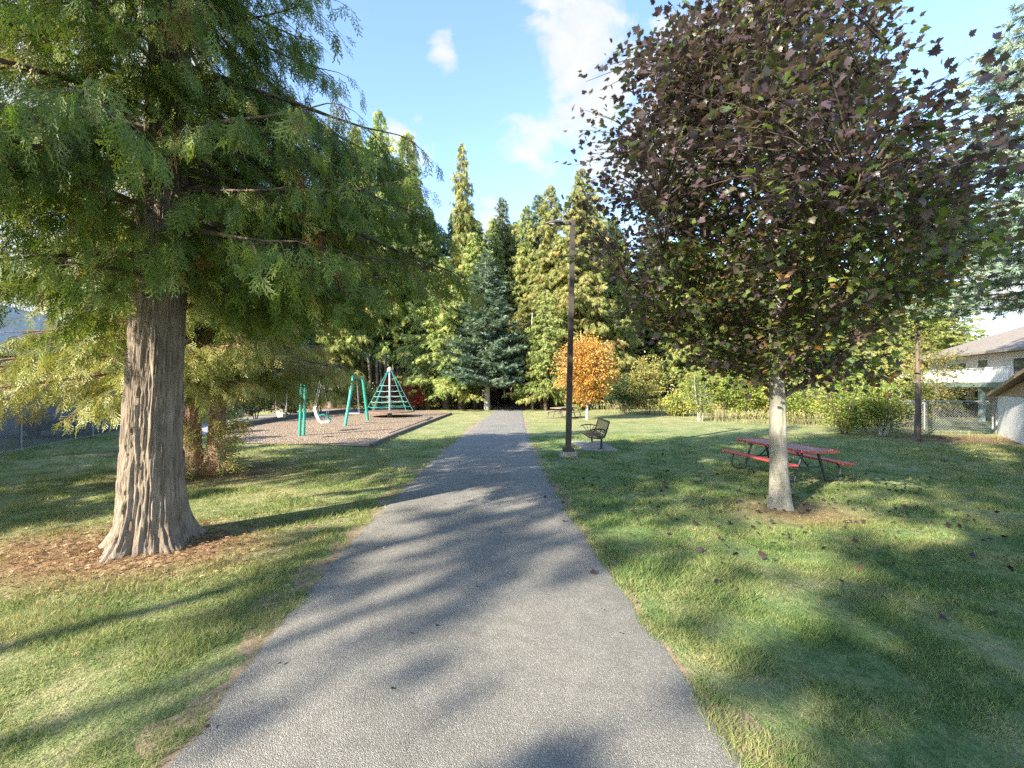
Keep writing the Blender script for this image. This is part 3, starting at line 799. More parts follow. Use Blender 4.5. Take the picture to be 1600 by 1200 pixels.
# ================================================================== far conifers (a few kinds, then copies)
def conifer_proto(name, seed, H, bottom, R, nb, spm, sprm, size, prof, mat, bark, r0, tm=None, **kw):
    rng = np.random.default_rng(seed)
    root = empty(name, (0, 0, 0))
    mesh_np('trunk', *trunk_raw(H, r0, .02, 12, 14, .3, 0, (0, 0), seed, 0, .3), bark, root, smooth=True)
    azp = rng.uniform(0, 6, 3)
    kw.setdefault('azf', lambda az, t: 1+.22*np.sin(az*2+azp[0]+t*9)+.15*np.sin(az*3+azp[1]-t*17))
    tb, P, D, Nn, Sz, T = conifer_arrays(rng, H, bottom, R, nb, spm, sprm, size, prof, **kw)
    mesh_np('branches', *tb[0], bark, root)
    scatter('crown', tm or tmpl_spray(4), P, D, Nn, Sz, T, mat, root)
    print(name, len(P))
    return root
cone = lambda t: (1-t)**.66*(.8+.2*min(1, t/.12))*(1+.16*math.sin(t*23)+.12*math.sin(t*51+1))
cone_thin = lambda t: (1-t)**.55*(.7+.3*min(1, t/.2))*(.8+.2*math.sin(t*40))
PROTO = {}
kw_ced = dict(rise=.12, droop=.42, tip=.14, hang=.72, subl=.34, flat=.25, sub_droop=.55)
PROTO['ced1'] = (conifer_proto('cedar_tree', 31, 20, 3.0, 3.3, 320, 6.5, 11, .38, cone, M['far_gold'], M['bark_far'], .30, **kw_ced), 20)
PROTO['ced2'] = (conifer_proto('cedar_tree', 32, 20, 4.0, 2.6, 320, 6.5, 11, .36, cone_thin, M['far_gold'], M['bark_far'], .26, **kw_ced), 20)
PROTO['fir1'] = (conifer_proto('fir_tree', 33, 20, 3.0, 3.2, 320, 6.5, 11, .37, cone, M['far_green'], M['bark_far'], .30, rise=.05, droop=.25, tip=.12, hang=.35, subl=.32, flat=.5), 20)
PROTO['fir2'] = (conifer_proto('fir_tree', 34, 20, 4.5, 2.6, 320, 6.5, 11, .36, cone_thin, M['far_dark'], M['bark_far'], .26, rise=.05, droop=.3, tip=.1, hang=.45, subl=.32, flat=.4), 20)
PROTO['ced3'] = (conifer_proto('cedar_tree', 35, 12, 1.5, 2.7, 260, 7.5, 13, .26, cone, M['far_gold'], M['bark_far'], .20, **kw_ced), 12)
PROTO['pale'] = (conifer_proto('pale_conifer_tree', 36, 12, .8, 2.7, 260, 7, 13, .26, cone, M['far_gold'], M['bark_far'], .2, rise=.05, droop=.25, tip=.1, hang=.35, subl=.32, flat=.5), 12)
PROTO['pine'] = (conifer_proto('tall_pine_tree', 37, 24, 11.5, 2.8, 70, 3.0, 5, .5, lambda t: math.sin(PI*min(1, .15+t*.85))**.6, M['far_green'], M['bark_far'], .24, rise=.2, droop=.2, tip=.1, hang=.3, subl=.32, flat=.5), 24)
used = set()
def place(kind, x, y, H, rs=1.0, label=None, group=None, name=None, rz=None):
    pr, h0 = PROTO[kind]
    o = pr if kind not in used else copy_tree(pr)
    used.add(kind)
    o.location = (x, y, 0); o.rotation_euler = (0, 0, random.uniform(0, 6.28) if rz is None else rz)
    k = H/h0; o.scale = (k*rs, k*rs, k)
    if name: o.name = name
    o['label'] = label; o['category'] = 'tree'
    if group: o['group'] = group
    elif 'group' in o: del o['group']
    return o
def px_tree(kind, px, Y, top, rs=1.0, label=None, group=None, name=None):
    H = (HY-top)/FPX*Y + EYE
    return place(kind, (px-CX)/FPX*Y, Y, H, rs, label, group, name)
px_tree('ced3', 695, 43, 400, 1.3, 'bright yellow green cedar left of the blue spruce, foliage to the ground')
px_tree('ced2', 722, 50, 222, .62, 'tallest thin spire shaped conifer poking into the sky left of the path')
px_tree('fir2', 785, 56, 308, .85, 'dark narrow fir whose pointed top stands straight above the path end')
px_tree('ced1', 822, 53, 320, .95, 'sparse yellowish conifer top just right of the dark narrow fir')
px_tree('ced1', 861, 47, 288, .95, 'tall yellow green cedar whose top rises just above and left of the lamp head')
px_tree('ced1', 908, 44, 262, 1.05, 'tall golden cedar directly behind the lamp pole')
px_tree('ced3', 852, 41, 452, 1.05, 'lower bright green cedar left of the lamp pole beyond the far picnic table')
px_tree('ced1', 742, 49, 362, 1.15, 'yellow green cedar behind the top of the blue spruce')
px_tree('fir1', 640, 49, 262, .95, 'green conifer behind the net climber, right of the tall golden one')
px_tree('ced1', 592, 49, 170, .72, 'tall golden cedar rising behind the swings above the big cedar branches')
px_tree('ced1', 520, 46, 210, .85, 'golden cedar behind the teal swing legs, left of the net climber')
px_tree('fir1', 455, 36, 250, .9, 'dark green conifer behind the bucket swing')
px_tree('fir1', 390, 33, 280, .9, 'green conifer behind the dark hedge left of the swings')
px_tree('ced1', 960, 47, 335, .9, 'yellow green cedar behind the orange tree')
px_tree('fir1', 1015, 50, 350, 1.0, 'dark conifer seen through the left side of the maple crown')
px_tree('ced1', 1075, 47, 340, 1.0, 'golden cedar behind the left lower branches of the maple')
px_tree('ced1', 1150, 52, 350, 1.0, 'golden cedar right behind the maple, left of its trunk')
px_tree('fir1', 1215, 50, 380, 1.0, 'green conifer hidden behind the maple trunk')
px_tree('ced1', 1290, 48, 370, 1.1, 'golden cedar behind the maple, above the big yellow bush')
px_tree('ced3', 1365, 40, 420, 1.1, 'yellow green tree behind the right side of the maple crown')
px_tree('pale', 1490, 46, 452, 1.45, 'pale green rounded conifer behind the balcony house roof')
px_tree('pale', 1440, 42, 500, 1.3, 'pale yellow green tree left of the balcony house')
px_tree('ced1', 556, 51, 195, .85, 'tall golden cedar left of the even taller one behind the swings')
px_tree('ced2', 636, 52, 205, 1.0, 'tall thin golden cedar seen through the drooping branches left of the sky gap')
px_tree('ced1', 770, 55, 340, 1.0, 'olive cedar between the thin spire and the dark narrow fir')
px_tree('ced1', 804, 58, 346, 1.0, 'olive cedar just right of the dark narrow fir behind the path end')
px_tree('fir1', 734, 57, 332, 1.0, 'green fir just right of the thin spire shaped conifer')
px_tree('ced1', 672, 53, 330, 1.0, 'yellow green cedar above and behind the bright one left of the blue spruce')
px_tree('fir1', 706, 53, 345, 1.0, 'green fir filling in behind the thin spire shaped conifer')
px_tree('ced1', 792, 61, 385, 1.3, 'olive cedar behind the blue spruce at the end of the path')
px_tree('ced1', 838, 58, 372, 1.2, 'olive cedar filling in between the front golden cedars above the path')
px_tree('ced1', 935, 52, 318, 1.1, 'golden cedar just right of the lamp pole behind the orange tree top')
px_tree('ced1', 1110, 44, 400, 1.2, 'golden cedar showing through the lower left part of the maple crown')
px_tree('ced1', 1250, 43, 410, 1.2, 'golden cedar showing through the maple crown right of its trunk')
random.seed(5)
for i in range(46):
    Y = random.uniform(50, 76); px = 380 + (i+random.random())*(1460-380)/46
    if abs(px-793) < 22: Y = max(Y, 66)
    H = (random.uniform(17.5, 23) if 540 < px < 980 else random.uniform(13, 19))*(.9+Y/300)
    kind = ['ced1', 'fir1', 'fir2', 'ced2', 'fir2'][i % 5]
    place(kind, (px-CX)/FPX*Y, Y, H, random.uniform(1.05, 1.45), 'conifer standing deep in the shaded wood behind the front row of trees', 'trees deep in the wood')
# thin bare poles of the wood, seen between ground and crowns
def bare_trunk(px, py, h, r, mat, label, group=None):
    x, y = G(px, py)
    o = mesh_np('bare_tree_trunk', *trunk_raw(h, r, r*.55, 12, 14, .25, 0, (random.uniform(-.02, .02), 0), px, 0, .5), mat, None, smooth=True)
    o.location = (x, y, 0); tag(o, label, 'tree trunk', group)
bare_trunk(831, 640, 9, .10, M['bark_pale'], 'thin pale bare trunk at the wood edge right of the path end')
random.seed(8)
for i in range(58):
    px = random.uniform(560, 1000)
    if 768 < px < 818: continue
    bare_trunk(px, random.uniform(633, 640), random.uniform(4, 5.5), random.uniform(.10, .24), M['bark_far'], 'dark bare trunk among many at the shaded edge of the wood', 'dark trunks in the shaded wood')

# blue spruce at the path end
r_ = conifer_proto('blue_spruce_tree', 51, 14.2, 2.1, 3.9, 330, 7, 11, .34, lambda t: (1-t)**.72, M['spruce'], M['bark_pale'], .26, tm=tmpl_spray(4), rise=.10, droop=.12, tip=.10, hang=.12, subl=.30, flat=.7, sub_droop=.12)
x, y = G(760, 641); r_.location = (x, y, 0)
tag(r_, 'dark blue green spruce with pale bare lower trunk left of the path end', 'tree')
# pale spruce at the right edge
r_ = conifer_proto('pale_spruce_tree', 52, 16, 4.7, 4.3, 200, 5.5, 12, .26, lambda t: (1-t)**.6*(.8+.2*min(1, t/.1)), M['spruce_pale'], M['bark_far'], .26, tm=tmpl_spray(4), rise=.12, droop=.16, tip=.12, hang=.2, subl=.32, flat=.5, sub_droop=.2)
r_.location = (17.6, 14.6, 0)
tag(r_, 'large pale blue spruce reaching into the right edge above the shed', 'tree')

# ================================================================== broadleaf trees and shrubs
def bush(name, x, y, h, rx, ry, mat, label, cat, seed, nt_=120, lp=16, size=.12, tm=None, stems=5, zc=.55, group=None, bark='bark_far', trunk_h=None, spread=.35, rz=None, smr=.02, lump=.3, zmin=.1):
    rng = np.random.default_rng(seed)
    root = empty(name, (x, y, 0), 0, label, cat, group)
    pts = []
    if trunk_h:
        mesh_np('trunk', *trunk_raw(h*.8, .09 if h < 7 else .115, .03, 14, 16, .12, 0, (0, 0), seed, 0, .3), M[bark], root, smooth=True)
        pts = [(0, 0, z) for z in np.linspace(trunk_h, h*.75, 8)]
    else:
        sp = []
        for i in range(stems):
            a = i*2*PI/stems+rng.normal(0, .3); s = np.linspace(0, 1, 6)
            rr = rx*.45*rng.uniform(.4, 1.1)
            p = np.stack([np.cos(a)*(rr*s+.12), np.sin(a)*(rr*s+.12), h*.75*s], -1); sp.append(p); pts += [tuple(q) for q in p[1:]]
        sp = np.array(sp)
        mesh_np('stems', *batch_tubes(sp, (smr*(1-.6*np.linspace(0, 1, 6)))[None, :]*np.ones((stems, 1)), 6), M[bark], root)
    tubes, P, D, Nn, Sz, T = crown_arrays(rng, pts, (0, 0, h*zc), (rx, ry, h*(1-zc)), nt_, lp, size, spread, .25, seed, lump, .3, zmin)
    k = P[:, 2] > zmin*.6; P, D, Nn, Sz, T = P[k], D[k], Nn[k], Sz[k], T[k]
    mesh_np('twigs', *tubes, M[bark], root)
    scatter('foliage' if not trunk_h else 'crown', tm or tmpl_leaf(), P, D, Nn, Sz, T, M[mat], root)
    return root
x, y = G(918, 656)
bush('orange_tree', x, y, 5.45, 2.0, 2.0, 'orange', 'small round tree with bright orange leaves right of the lamp pole', 'tree', 61, 520, 30, .15, None, trunk_h=1.0, zc=.60, bark='bark_pale', spread=.32, lump=.34, zmin=1.0)
SH = [  # px, base py, height, rx, material, label
 (1012, 648, 4.6, 1.9, 'yellow', 'pinkish yellow shrub right of the orange tree', 'bark_far'),
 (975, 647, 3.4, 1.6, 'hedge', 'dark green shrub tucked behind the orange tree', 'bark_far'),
 (1094, 658, 3.3, 1.0, 'ygreen', 'slender yellow green sapling with pale base at the lawn edge', 'bark_pale'),
 (1060, 650, 1.7, 1.3, 'yellow', 'low yellow shrub between the pinkish shrub and the pale based sapling', 'bark_far'),
 (1155, 655, 3.0, 1.6, 'ygreen', 'yellow green bush left of the maple trunk beyond the lawn', 'bark_far'),
 (1195, 655, 2.4, 1.2, 'yellow', 'yellow bush directly left of the maple trunk beyond the lawn', 'bark_far'),
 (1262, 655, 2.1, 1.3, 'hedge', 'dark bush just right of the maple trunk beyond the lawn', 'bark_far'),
 (1320, 678, 2.2, 1.3, 'ygreen', 'spreading yellow green bush hiding the left end of the chain link fence', 'bark_far'),
 (1240, 662, 2.0, 1.4, 'ygreen', 'green bush between the dark bush and the fence end', 'bark_far'),
 (1296, 664, 2.9, 1.35, 'yellow', 'bright yellow bush left of the big yellow green bush', 'bark_pale'),
 (1345, 672, 2.8, 1.5, 'ygreen', 'big yellow green bush in front of the fence', 'bark_pale'),
 (1380, 681, 2.5, 1.0, 'ygreen', 'leggy yellow green bush with arching pale stems nearest the fence', 'bark_pale'),
 (1455, 662, 4.6, 2.0, 'yellow', 'yellow tree behind the chain link fence at the balcony house corner', 'bark_far'),
 (1418, 668, 3.0, 1.3, 'ygreen', 'green bush behind the thin grey trunk by the fence', 'bark_far'),
 (1480, 652, 1.5, 1.3, 'hedge', 'low dark bush below the white stairs', 'bark_far'),
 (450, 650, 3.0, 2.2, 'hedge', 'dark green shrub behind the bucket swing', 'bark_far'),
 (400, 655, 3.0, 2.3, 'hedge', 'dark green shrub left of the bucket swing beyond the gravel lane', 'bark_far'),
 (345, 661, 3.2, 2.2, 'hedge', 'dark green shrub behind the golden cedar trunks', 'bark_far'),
 (555, 641, 2.3, 2.0, 'yellow', 'yellow bush seen between the teal swing legs', 'bark_far'),
 (500, 643, 4.4, 2.2, 'ygreen', 'olive green leafy tree behind the reclining swing seat', 'bark_far'),
 (622, 640, 3.4, 1.6, 'redleaf', 'red autumn shrub behind the left side of the net climber', 'bark_far'),
 (646, 641, 2.4, 1.2, 'redleaf', 'smaller red shrub behind the right side of the net climber', 'bark_far'),
]
for i, (px, py, h, rx, mt, lb, bk) in enumerate(SH):
    x, y = G(px, py)
    bush('shrub' if h < 4.3 else 'small_tree', x, y, h, rx, rx*.9, mt, lb, 'shrub' if h < 4.3 else 'tree', 70+i, int(60+60*rx), 22, .13 if py > 655 else .17, tmpl_leaf(), stems=7 if bk == 'bark_pale' else 5, bark=bk, smr=.03, spread=.32)

# thin grey tree by the fence
x, y = G(1433, 690)
bush('thin_grey_tree', x, y, 7.2, 1.7, 1.6, 'ygreen', 'thin grey trunked tree standing in front of the chain link fence', 'tree', 95, 120, 16, .12, trunk_h=3.6, zc=.75, bark='bark_far', zmin=3.3)

def edge_growth():
    # weeds and low yellow undergrowth at the foot of the wood
    rng = np.random.default_rng(77)
    segs = [((940, 645), (1240, 655), 1.0, 700), ((1100, 657), (1330, 668), .8, 500), ((1290, 672), (1600, 692), .32, 300)]
    P = []; D = []; Sz = []
    for a, b, h, n in segs:
        A = np.array(G(*a)); B = np.array(G(*b)); t = rng.random(n)[:, None]
        q = A*(1-t)+B*t + rng.normal(0, .7, (n, 2))
        P.append(np.concatenate([q, np.zeros((n, 1))], 1)); d = rng.normal(0, .25, (n, 3)); d[:, 2] = 1; D.append(d); Sz.append(h*rng.uniform(.5, 1.2, n))
    P = np.concatenate(P); D = np.concatenate(D); Sz = np.concatenate(Sz)
    tv = ([(0, -.012, 0), (0, .012, 0), (1, 0, .05), (.5, .0, 0), (.8, .10, .05), (.65, .02, 0), (.55, 0, 0), (.85, -.10, 0), (.7, -.02, 0), (.8, 0, 0), (1.0, .05, 0), (.9, -.03, .03)], [(0, 1, 2), (3, 4, 5), (6, 7, 8), (9, 10, 11)])
    o = scatter('tall_dry_weeds', tv, P, D, rng.normal(0, 1, P.shape), Sz, rng.random(len(P)), M['tan'], None)
    tag(o, 'tall straw coloured weeds along the far edge of the right lawn', 'weeds', kind='stuff')
    n = 9000
    px = rng.uniform(560, 1330, n); Y = rng.uniform(42.5, 49, n)
    cl = fbm(np.stack([px*.02, Y*.4, px*0], -1), 3, 2)
    gap = (np.abs((px-793)) > 28)
    k = (cl > .5) & gap; px, Y = px[k], Y[k]; n = len(px)
    P = np.stack([(px-CX)/FPX*Y, Y, rng.uniform(.05, 1.0, n)*rng.uniform(.3, 1, n)], -1)
    o = scatter('undergrowth', tmpl_leaf(), P, rng.normal(0, 1, (n, 3)), rng.normal(0, 1, (n, 3))+np.array([0, -.5, .8]), rng.uniform(.15, .32, n), rng.random(n), M['yellow'], None)
    tag(o, 'low yellow undergrowth at the foot of the wood', 'undergrowth', kind='stuff')
edge_growth()
def understory():
    rng = np.random.default_rng(78); n = 30000
    px = rng.uniform(250, 1560, n); Y = rng.uniform(70, 88, n); z = rng.random(n)**1.2*9
    cl = fbm(np.stack([px*.03, Y*.3, z*.5], -1), 3, 12); k = cl > .40; px, Y, z = px[k], Y[k], z[k]; n = len(px)
    P = np.stack([(px-CX)/FPX*Y, Y, z], -1)
    o = scatter('understory', tmpl_leaf(), P, rng.normal(0, 1, (n, 3)), rng.normal(0, 1, (n, 3))+np.array([0, -.6, .3]), rng.uniform(.4, .9, n), rng.random(n), M['far_dark'], None)
    tag(o, 'dark leafy mass far back between the trunks of the wood', 'undergrowth', kind='stuff')
understory()

# ================================================================== trees behind and left of the camera that shade the lawn
SUN_AZ, SUN_EL = math.radians(47), math.radians(28)
def PS(p, s): return (p*.682+s*.731, -p*.731+s*.682)
def shade_tree(kind, p, s, H, rs, label):
    x, y = PS(p, s); place(kind, x, y, H, rs, label)
SKY_STRENGTH = .15; SUN_STRENGTH = 4.9; EXPOSURE = 1.84; CLOUD_V = 2.0; DENOISE = False
CLOUDS = [(910, 100, .21, .76), (925, 150, .17, .74), (840, 210, .15, .6), (890, 185, .15, .66), (1000, 255, .16, .7), (930, 245, .10, .62), (690, 85, .08, .52), (620, 225, .12, .6), (765, 345, .08, .55), (1120, 150, .35, .6), (150, 200, .35, .6), (40, 420, .25, .65), (1560, 470, .2, .6)]
shade_tree('ced1', 4.8, -9, 20, 1.1, 'tall cedar left of and behind the viewer shading the right lawn')
shade_tree('fir1', 2.4, -12, 22, .85, 'fir behind the viewer, its shadow lying on the right lawn')
shade_tree('fir1', 1.0, -15, 24, .62, 'slim fir behind the viewer shading the lawn beside the path')
shade_tree('fir2', 8.8, -8, 18, 1.3, 'dark fir behind the viewer to the right')
shade_tree('pine', -5.7, -20, 24, .75, 'tall bare stemmed pine behind the viewer to the left')
shade_tree('pine', -4.2, -24, 27, .6, 'slimmer tall pine behind the viewer, nearly in line with the path')
shade_tree('pine', -.3, -20, 24, .8, 'tall pine behind the viewer, its shadow crossing the path edge')
for p_, h_, q_ in ((-11.0, 5.5, 'first'), (-13.2, 5.8, 'second'), (-15.6, 6.3, 'third'), (-18.2, 7.0, 'fourth'), (-21.2, 7.6, 'fifth'), (-24.5, 7.8, 'sixth')):
    shade_tree('ced3', p_, -8.0, h_, 1.8, q_ + ' small cedar of an unseen row added left of the viewer for shade, counted from the path')  # unseen cedar row, put in to shade the back of the left lawn
# ================================================================== street lamp
def make_lamp():
    x, y = G(888, 714)
    r = empty('street_lamp', (x, y, 0), 0, 'tall dark brown square street lamp on a concrete footing right of the path', 'street lamp')
    H = 7.3; ln = .14
    MB().box((0, 0, .06), (.50, .50, .24), bev=.015).build('concrete_footing', M['concrete'], r)
    b = MB(); b.box((0, 0, .225), (.34, .34, .10), bev=.01); b.box((0, 0, .285), (.24, .24, .03), bev=.008)
    for sx in (-.12, .12):
        for sy in (-.12, .12): b.lathe((sx, sy, .27), [(.014, 0), (.014, .03), (.004, .035)], 8)
    b.build('base_cover', M['lamp_paint'], r)
    w = .085
    p = MB()
    v = []
    for k in range(9):
        z = .3+(H-.3)*k/8; o = ln*k/8
        for sx, sy in ((-w, -w), (w, -w), (w, w), (-w, w)): v.append((sx*(1-.02*k)+o, sy*(1-.02*k), z))
    f = [(a*4+c, a*4+(c+1) % 4, a*4+4+(c+1) % 4, a*4+4+c) for a in range(8) for c in range(4)] + [(0, 3, 2, 1), (32, 33, 34, 35)]
    p.add(v, f); p.build('pole', M['lamp_paint'], r)
    MB().box((0, -w-.004, .75), (.10, .006, .26), bev=.002).build('hand_hole_cover', M['lamp_paint'], r)
    a = MB(); a.box((ln-.20, 0, H-.08), (.30, .07, .07), bev=.01); a.build('arm', M['lamp_paint'], r)
    hd = MB()
    prof = []
    K = 12; n = 16; v = []; f = []
    for i in range(K+1):
        t = i/K; X = ln-.32-t*.56
        hw = .155*math.sin(PI*min(1, .18+t*.95))**.55+.012; hh = .085*math.sin(PI*min(1, .12+t*.92))**.6+.012
        for k in range(n):
            q = 2*PI*k/n; yy = math.cos(q)*hw; zz = math.sin(q)*hh
            if zz < 0: zz *= .62
            v.append((X, yy, H-.07+zz+t*.01))
    for i in range(K):
        for k in range(n): f.append((i*n+k, i*n+(k+1) % n, (i+1)*n+(k+1) % n, (i+1)*n+k))
    f.append(tuple(range(n))[::-1]); f.append(tuple(K*n+k for k in range(n)))
    hd.add(v, f); h = hd.build('lamp_head', M['lamp_paint'], r, smooth=True)
    MB().lathe((ln-.62, 0, H-.155), [(.02, 0), (.09, .01), (.125, .04), (.13, .055)], 20).build('lens', M['lens'], h, smooth=True)
M['lens'] = mat_plain('frosted_lens', (.62, .60, .50), .3, 0, .05, 4, .02)
make_lamp()

# ================================================================== park bench
def make_bench():
    x, y = G(941, 705)
    sl = MB().box((0, 0, .03), (1.15, 2.45, .10), bev=.012).build('concrete_pad', M['concrete'])
    sl.location = (x-.10, y+1.15, -.01); sl.rotation_euler = (0, 0, math.radians(2)); tag(sl, 'pale concrete pad under the black park bench', 'concrete pad')
    r = empty('park_bench', (x, y, .07), 0, 'black steel park bench with arched armrests facing the path', 'bench')
    Ln = 1.95
    # local: +y away from the camera along the bench, -x is the front
    seat = MB()
    prof = [(-.42, .40), (-.38, .425), (-.25, .415), (-.08, .40), (.04, .42), (.10, .48)]
    def ribbon(mb, pr, y0, y1, th):
        up = [(a, b+th/2) for a, b in pr]; dn = [(a, b-th/2) for a, b in pr][::-1]
        mb.prism(up+dn, 'y', y0, y1)
    for k in range(22):
        pass
    for (a0, b0), (a1, b1) in zip(prof[:-1], prof[1:]):
        pass
    # perforated seat: long narrow straps with gaps
    def straps(mb, pts, n, w):
        P = [Vector((a, 0, b)) for a, b in pts]
        L_ = [0]
        for i in range(len(P)-1): L_.append(L_[-1]+(P[i+1]-P[i]).length)
        for k in range(n):
            d = L_[-1]*(k+.5)/n
            i = max(j for j in range(len(L_)) if L_[j] <= d); i = min(i, len(P)-2)
            t = (d-L_[i])/(L_[i+1]-L_[i]); c = P[i].lerp(P[i+1], t); dr = (P[i+1]-P[i]).normalized()
            mb.box((c.x, Ln/2, c.z), (w, Ln-.10, .012), ry=-math.atan2(dr.z, dr.x), bev=.003)
    straps(seat, prof, 12, .036)
    for j in range(9):
        yy = .1+j*(Ln-.2)/8
        ribbon(seat, [(a, b-.012) for a, b in prof], yy-.008, yy+.008, .008)
    seat.build('seat', M['bench_slat'], r)
    back = MB(); bp = [(.10, .50), (.14, .62), (.19, .76), (.245, .90)]
    straps(back, bp, 11, .028)
    for j in range(9):
        yy = .1+j*(Ln-.2)/8
        ribbon(back, [(a+.012, b) for a, b in bp], yy-.008, yy+.008, .008)
    back.build('backrest', M['bench_slat'], r)
    fr = MB()
    fr.tube([(-.44, .04, .39), (-.44, Ln-.04, .39)], .018); fr.tube([(.255, .04, .915), (.255, Ln-.04, .915)], .024)
    fr.tube([(.0, .04, .36), (.0, Ln-.04, .36)], .025)
    for yy in (.04, Ln-.04):
        fr.tube([(-.44, yy, .385), (-.30, yy, .372), (-.05, yy, .352), (.08, yy, .40), (.15, yy, .60), (.255, yy, .92)], [.020, .026, .030, .034, .030, .022], 8)
    fr.build('frame', M['bench_black'], r, smooth=True)
    for yy in (.04, Ln-.04):
        a = MB()
        a.tube([(-.44, yy, .60), (-.40, yy, .635), (-.25, yy, .665), (-.05, yy, .668), (.10, yy, .645), (.17, yy, .62)], [.014, .022, .024, .024, .022, .018], 8)
        for dx in (-.36, -.20, -.05, .10):
            a.tube([(-.09+(dx+.09)*.18, yy, .38), (-.09+(dx+.09)*.6, yy, .50), (dx, yy, .655)], .012, 6)
        a.build('armrest', M['bench_black'], r, smooth=True)
    for yy in (.04, Ln-.10):
        l = MB(); l.tube([(-.02, yy, 0), (-.02, yy, .36)], .034, 12); l.box((-.02, yy, .006), (.20, .16, .012), bev=.003)
        l.build('leg', M['bench_black'], r, smooth=False)
make_bench()

# ================================================================== picnic tables
def make_table(top_mat, seat_mat, frame_mat):
    r = empty('picnic_table')
    Ln = 2.44
    t = MB(); t.box((0, 0, .735), (.76, Ln, .035), bev=.012)
    t.build('tabletop', top_mat, r)
    e = MB()
    e.box((-.392, 0, .735), (.022, Ln+.044, .055), bev=.006); e.box((.392, 0, .735), (.022, Ln+.044, .055), bev=.006)
    e.box((0, Ln/2+.011, .735), (.762, .022, .055), bev=.006); e.box((0, -Ln/2-.011, .735), (.762, .022, .055), bev=.006)
    e.build('edge_trim', seat_mat, r)
    for sx in (-1, 1):
        MB().box((sx*.70, 0, .445), (.25, Ln, .045), bev=.014).build('bench_seat', seat_mat, r)
    for sy in (-1, 1):
        y = sy*.87
        f = MB(); R = .030
        for sx in (-1, 1):
            f.tube([(sx*.19, y, .70), (sx*.40, y, .03)], R, 8)                                   # splayed upright
            f.tube([(sx*.40, y, .03), (sx*.55, y, .03), (sx*.66, y, .045), (sx*.735, y, .10), (sx*.775, y, .19), (sx*.775, y, .28), (sx*.74, y, .36), (sx*.71, y, .42)], R*.9, 8)
        f.box((0, y, .695), (.62, .05, .04), bev=.004); f.tube([(-.30, y, .34), (.30, y, .34)], R*.8, 8)
        f.tube([(0, y-sy*.03, .34), (0, y-sy*.50, .70)], .018, 6)
        f.build('leg_frame', frame_mat, r, smooth=True)
    return r
M['leg_dark'] = mat_plain('dark_green_grey_steel', (.045, .055, .055), .45, .4, .2, 6, .1)
tb = make_table(M['red_top'], M['red'], M['leg_dark'])
tb.location = (6.74, 11.27, 0); tb.rotation_euler = (0, 0, math.radians(8)); 
tag(tb, 'red topped picnic table with dark tube legs behind the maple trunk', 'picnic table')
tb2 = make_table(M['grey_wood'], M['grey_wood'], M['timber'])
x, y = G(874, 654.5); tb2.location = (x+.4, y+.6, 0); tb2.rotation_euler = (0, 0, math.radians(-35))
tag(tb2, 'small weathered brown picnic table far off left of the orange tree', 'picnic table')

# ================================================================== swings
XS = -9.1
def make_swing():
    r = empty('swing_frame', (XS, 20, 0), 0, 'teal swing frame with slanted posts and a high top bar over the wood chips', 'swing frame')
    def leg(a, b, rad=.062):
        m = MB(); m.tube([(a[0]-XS, a[1]-20, -.05), (b[0]-XS, b[1]-20, b[2])], rad, 14)
        m.build('post', M['teal'], r, smooth=True)
    p1, p2 = G(468, 682), G(474.5, 681)
    leg(p1, (p1[0]+.10, p1[1], 2.62)); leg(p2, (p2[0]+.06, p2[1]+.03, 2.25))
    q1, q2 = G(539, 666), G(575, 657.5)
    ax = XS+.02; ay = (q1[1]+q2[1])/2
    leg(q1, (q1[0]+.30, q1[1]+.4, 2.62), .085); leg(q2, (q2[0]-.24, q2[1]-.3, 2.68), .085)
    b = MB(); b.tube([(-.05, -2.4, 2.66), (0, 0, 2.66), (.05, ay-20+.9, 2.70)], .045, 12); b.build('top_bar', M['galv'], r, smooth=True)
    c = MB(); c.tube([(q1[0]+.30-XS, q1[1]+.4-20, 2.60), (.05, ay-20-.6, 2.74), (.03, ay-20+.6, 2.76), (q2[0]-.24-XS, q2[1]-.3-20, 2.66)], .07, 10); c.build('bracket', M['teal'], r, smooth=True)
    return r
make_swing()
def chain(mb, a, b, r=.012): 
    a, b = Vector(a), Vector(b); n = max(2, int((b-a).length/.07))
    for i in range(n):
        p = a.lerp(b, i/n); q = a.lerp(b, (i+.9)/n); mb.tube([p, q], r*(1.0 if i % 2 else .75), 5)
# bucket swing
def bucket():
    r = empty('bucket_swing', (XS-.05, 18.2, 0), .25, 'toddler bucket swing with grey white seat left of the near teal posts', 'swing')
    b = MB(); z = .93
    n = 18; v = []; f = []
    for i, (rr, zz) in enumerate([(.05, 0), (.14, .01), (.17, .08), (.18, .20), (.17, .21), (.155, .10), (.12, .03)]):
        for k in range(n): v.append((rr*math.cos(2*PI*k/n), rr*.85*math.sin(2*PI*k/n), z+zz*(1.25 if math.cos(2*PI*k/n) < 0 else .8)))
    for i in range(6):
        for k in range(n): f.append((i*n+k, i*n+(k+1) % n, (i+1)*n+(k+1) % n, (i+1)*n+k))
    b.add(v, f); b.build('seat', M['grey_plastic'], r, smooth=True)
    MB().box((0, -.165, z+.12), (.17, .015, .17), bev=.006).build('front_panel', M['white_plastic'], r)
    for sx in (-1, 1):
        c = MB(); chain(c, (sx*.2, 0, 1.5), (sx*.22, 0, 2.64)); chain(c, (sx*.16, -.12, z+.22), (sx*.2, 0, 1.5)); chain(c, (sx*.16, .12, z+.22), (sx*.2, 0, 1.5))
        c.build('chain', M['galv'], r)
bucket()
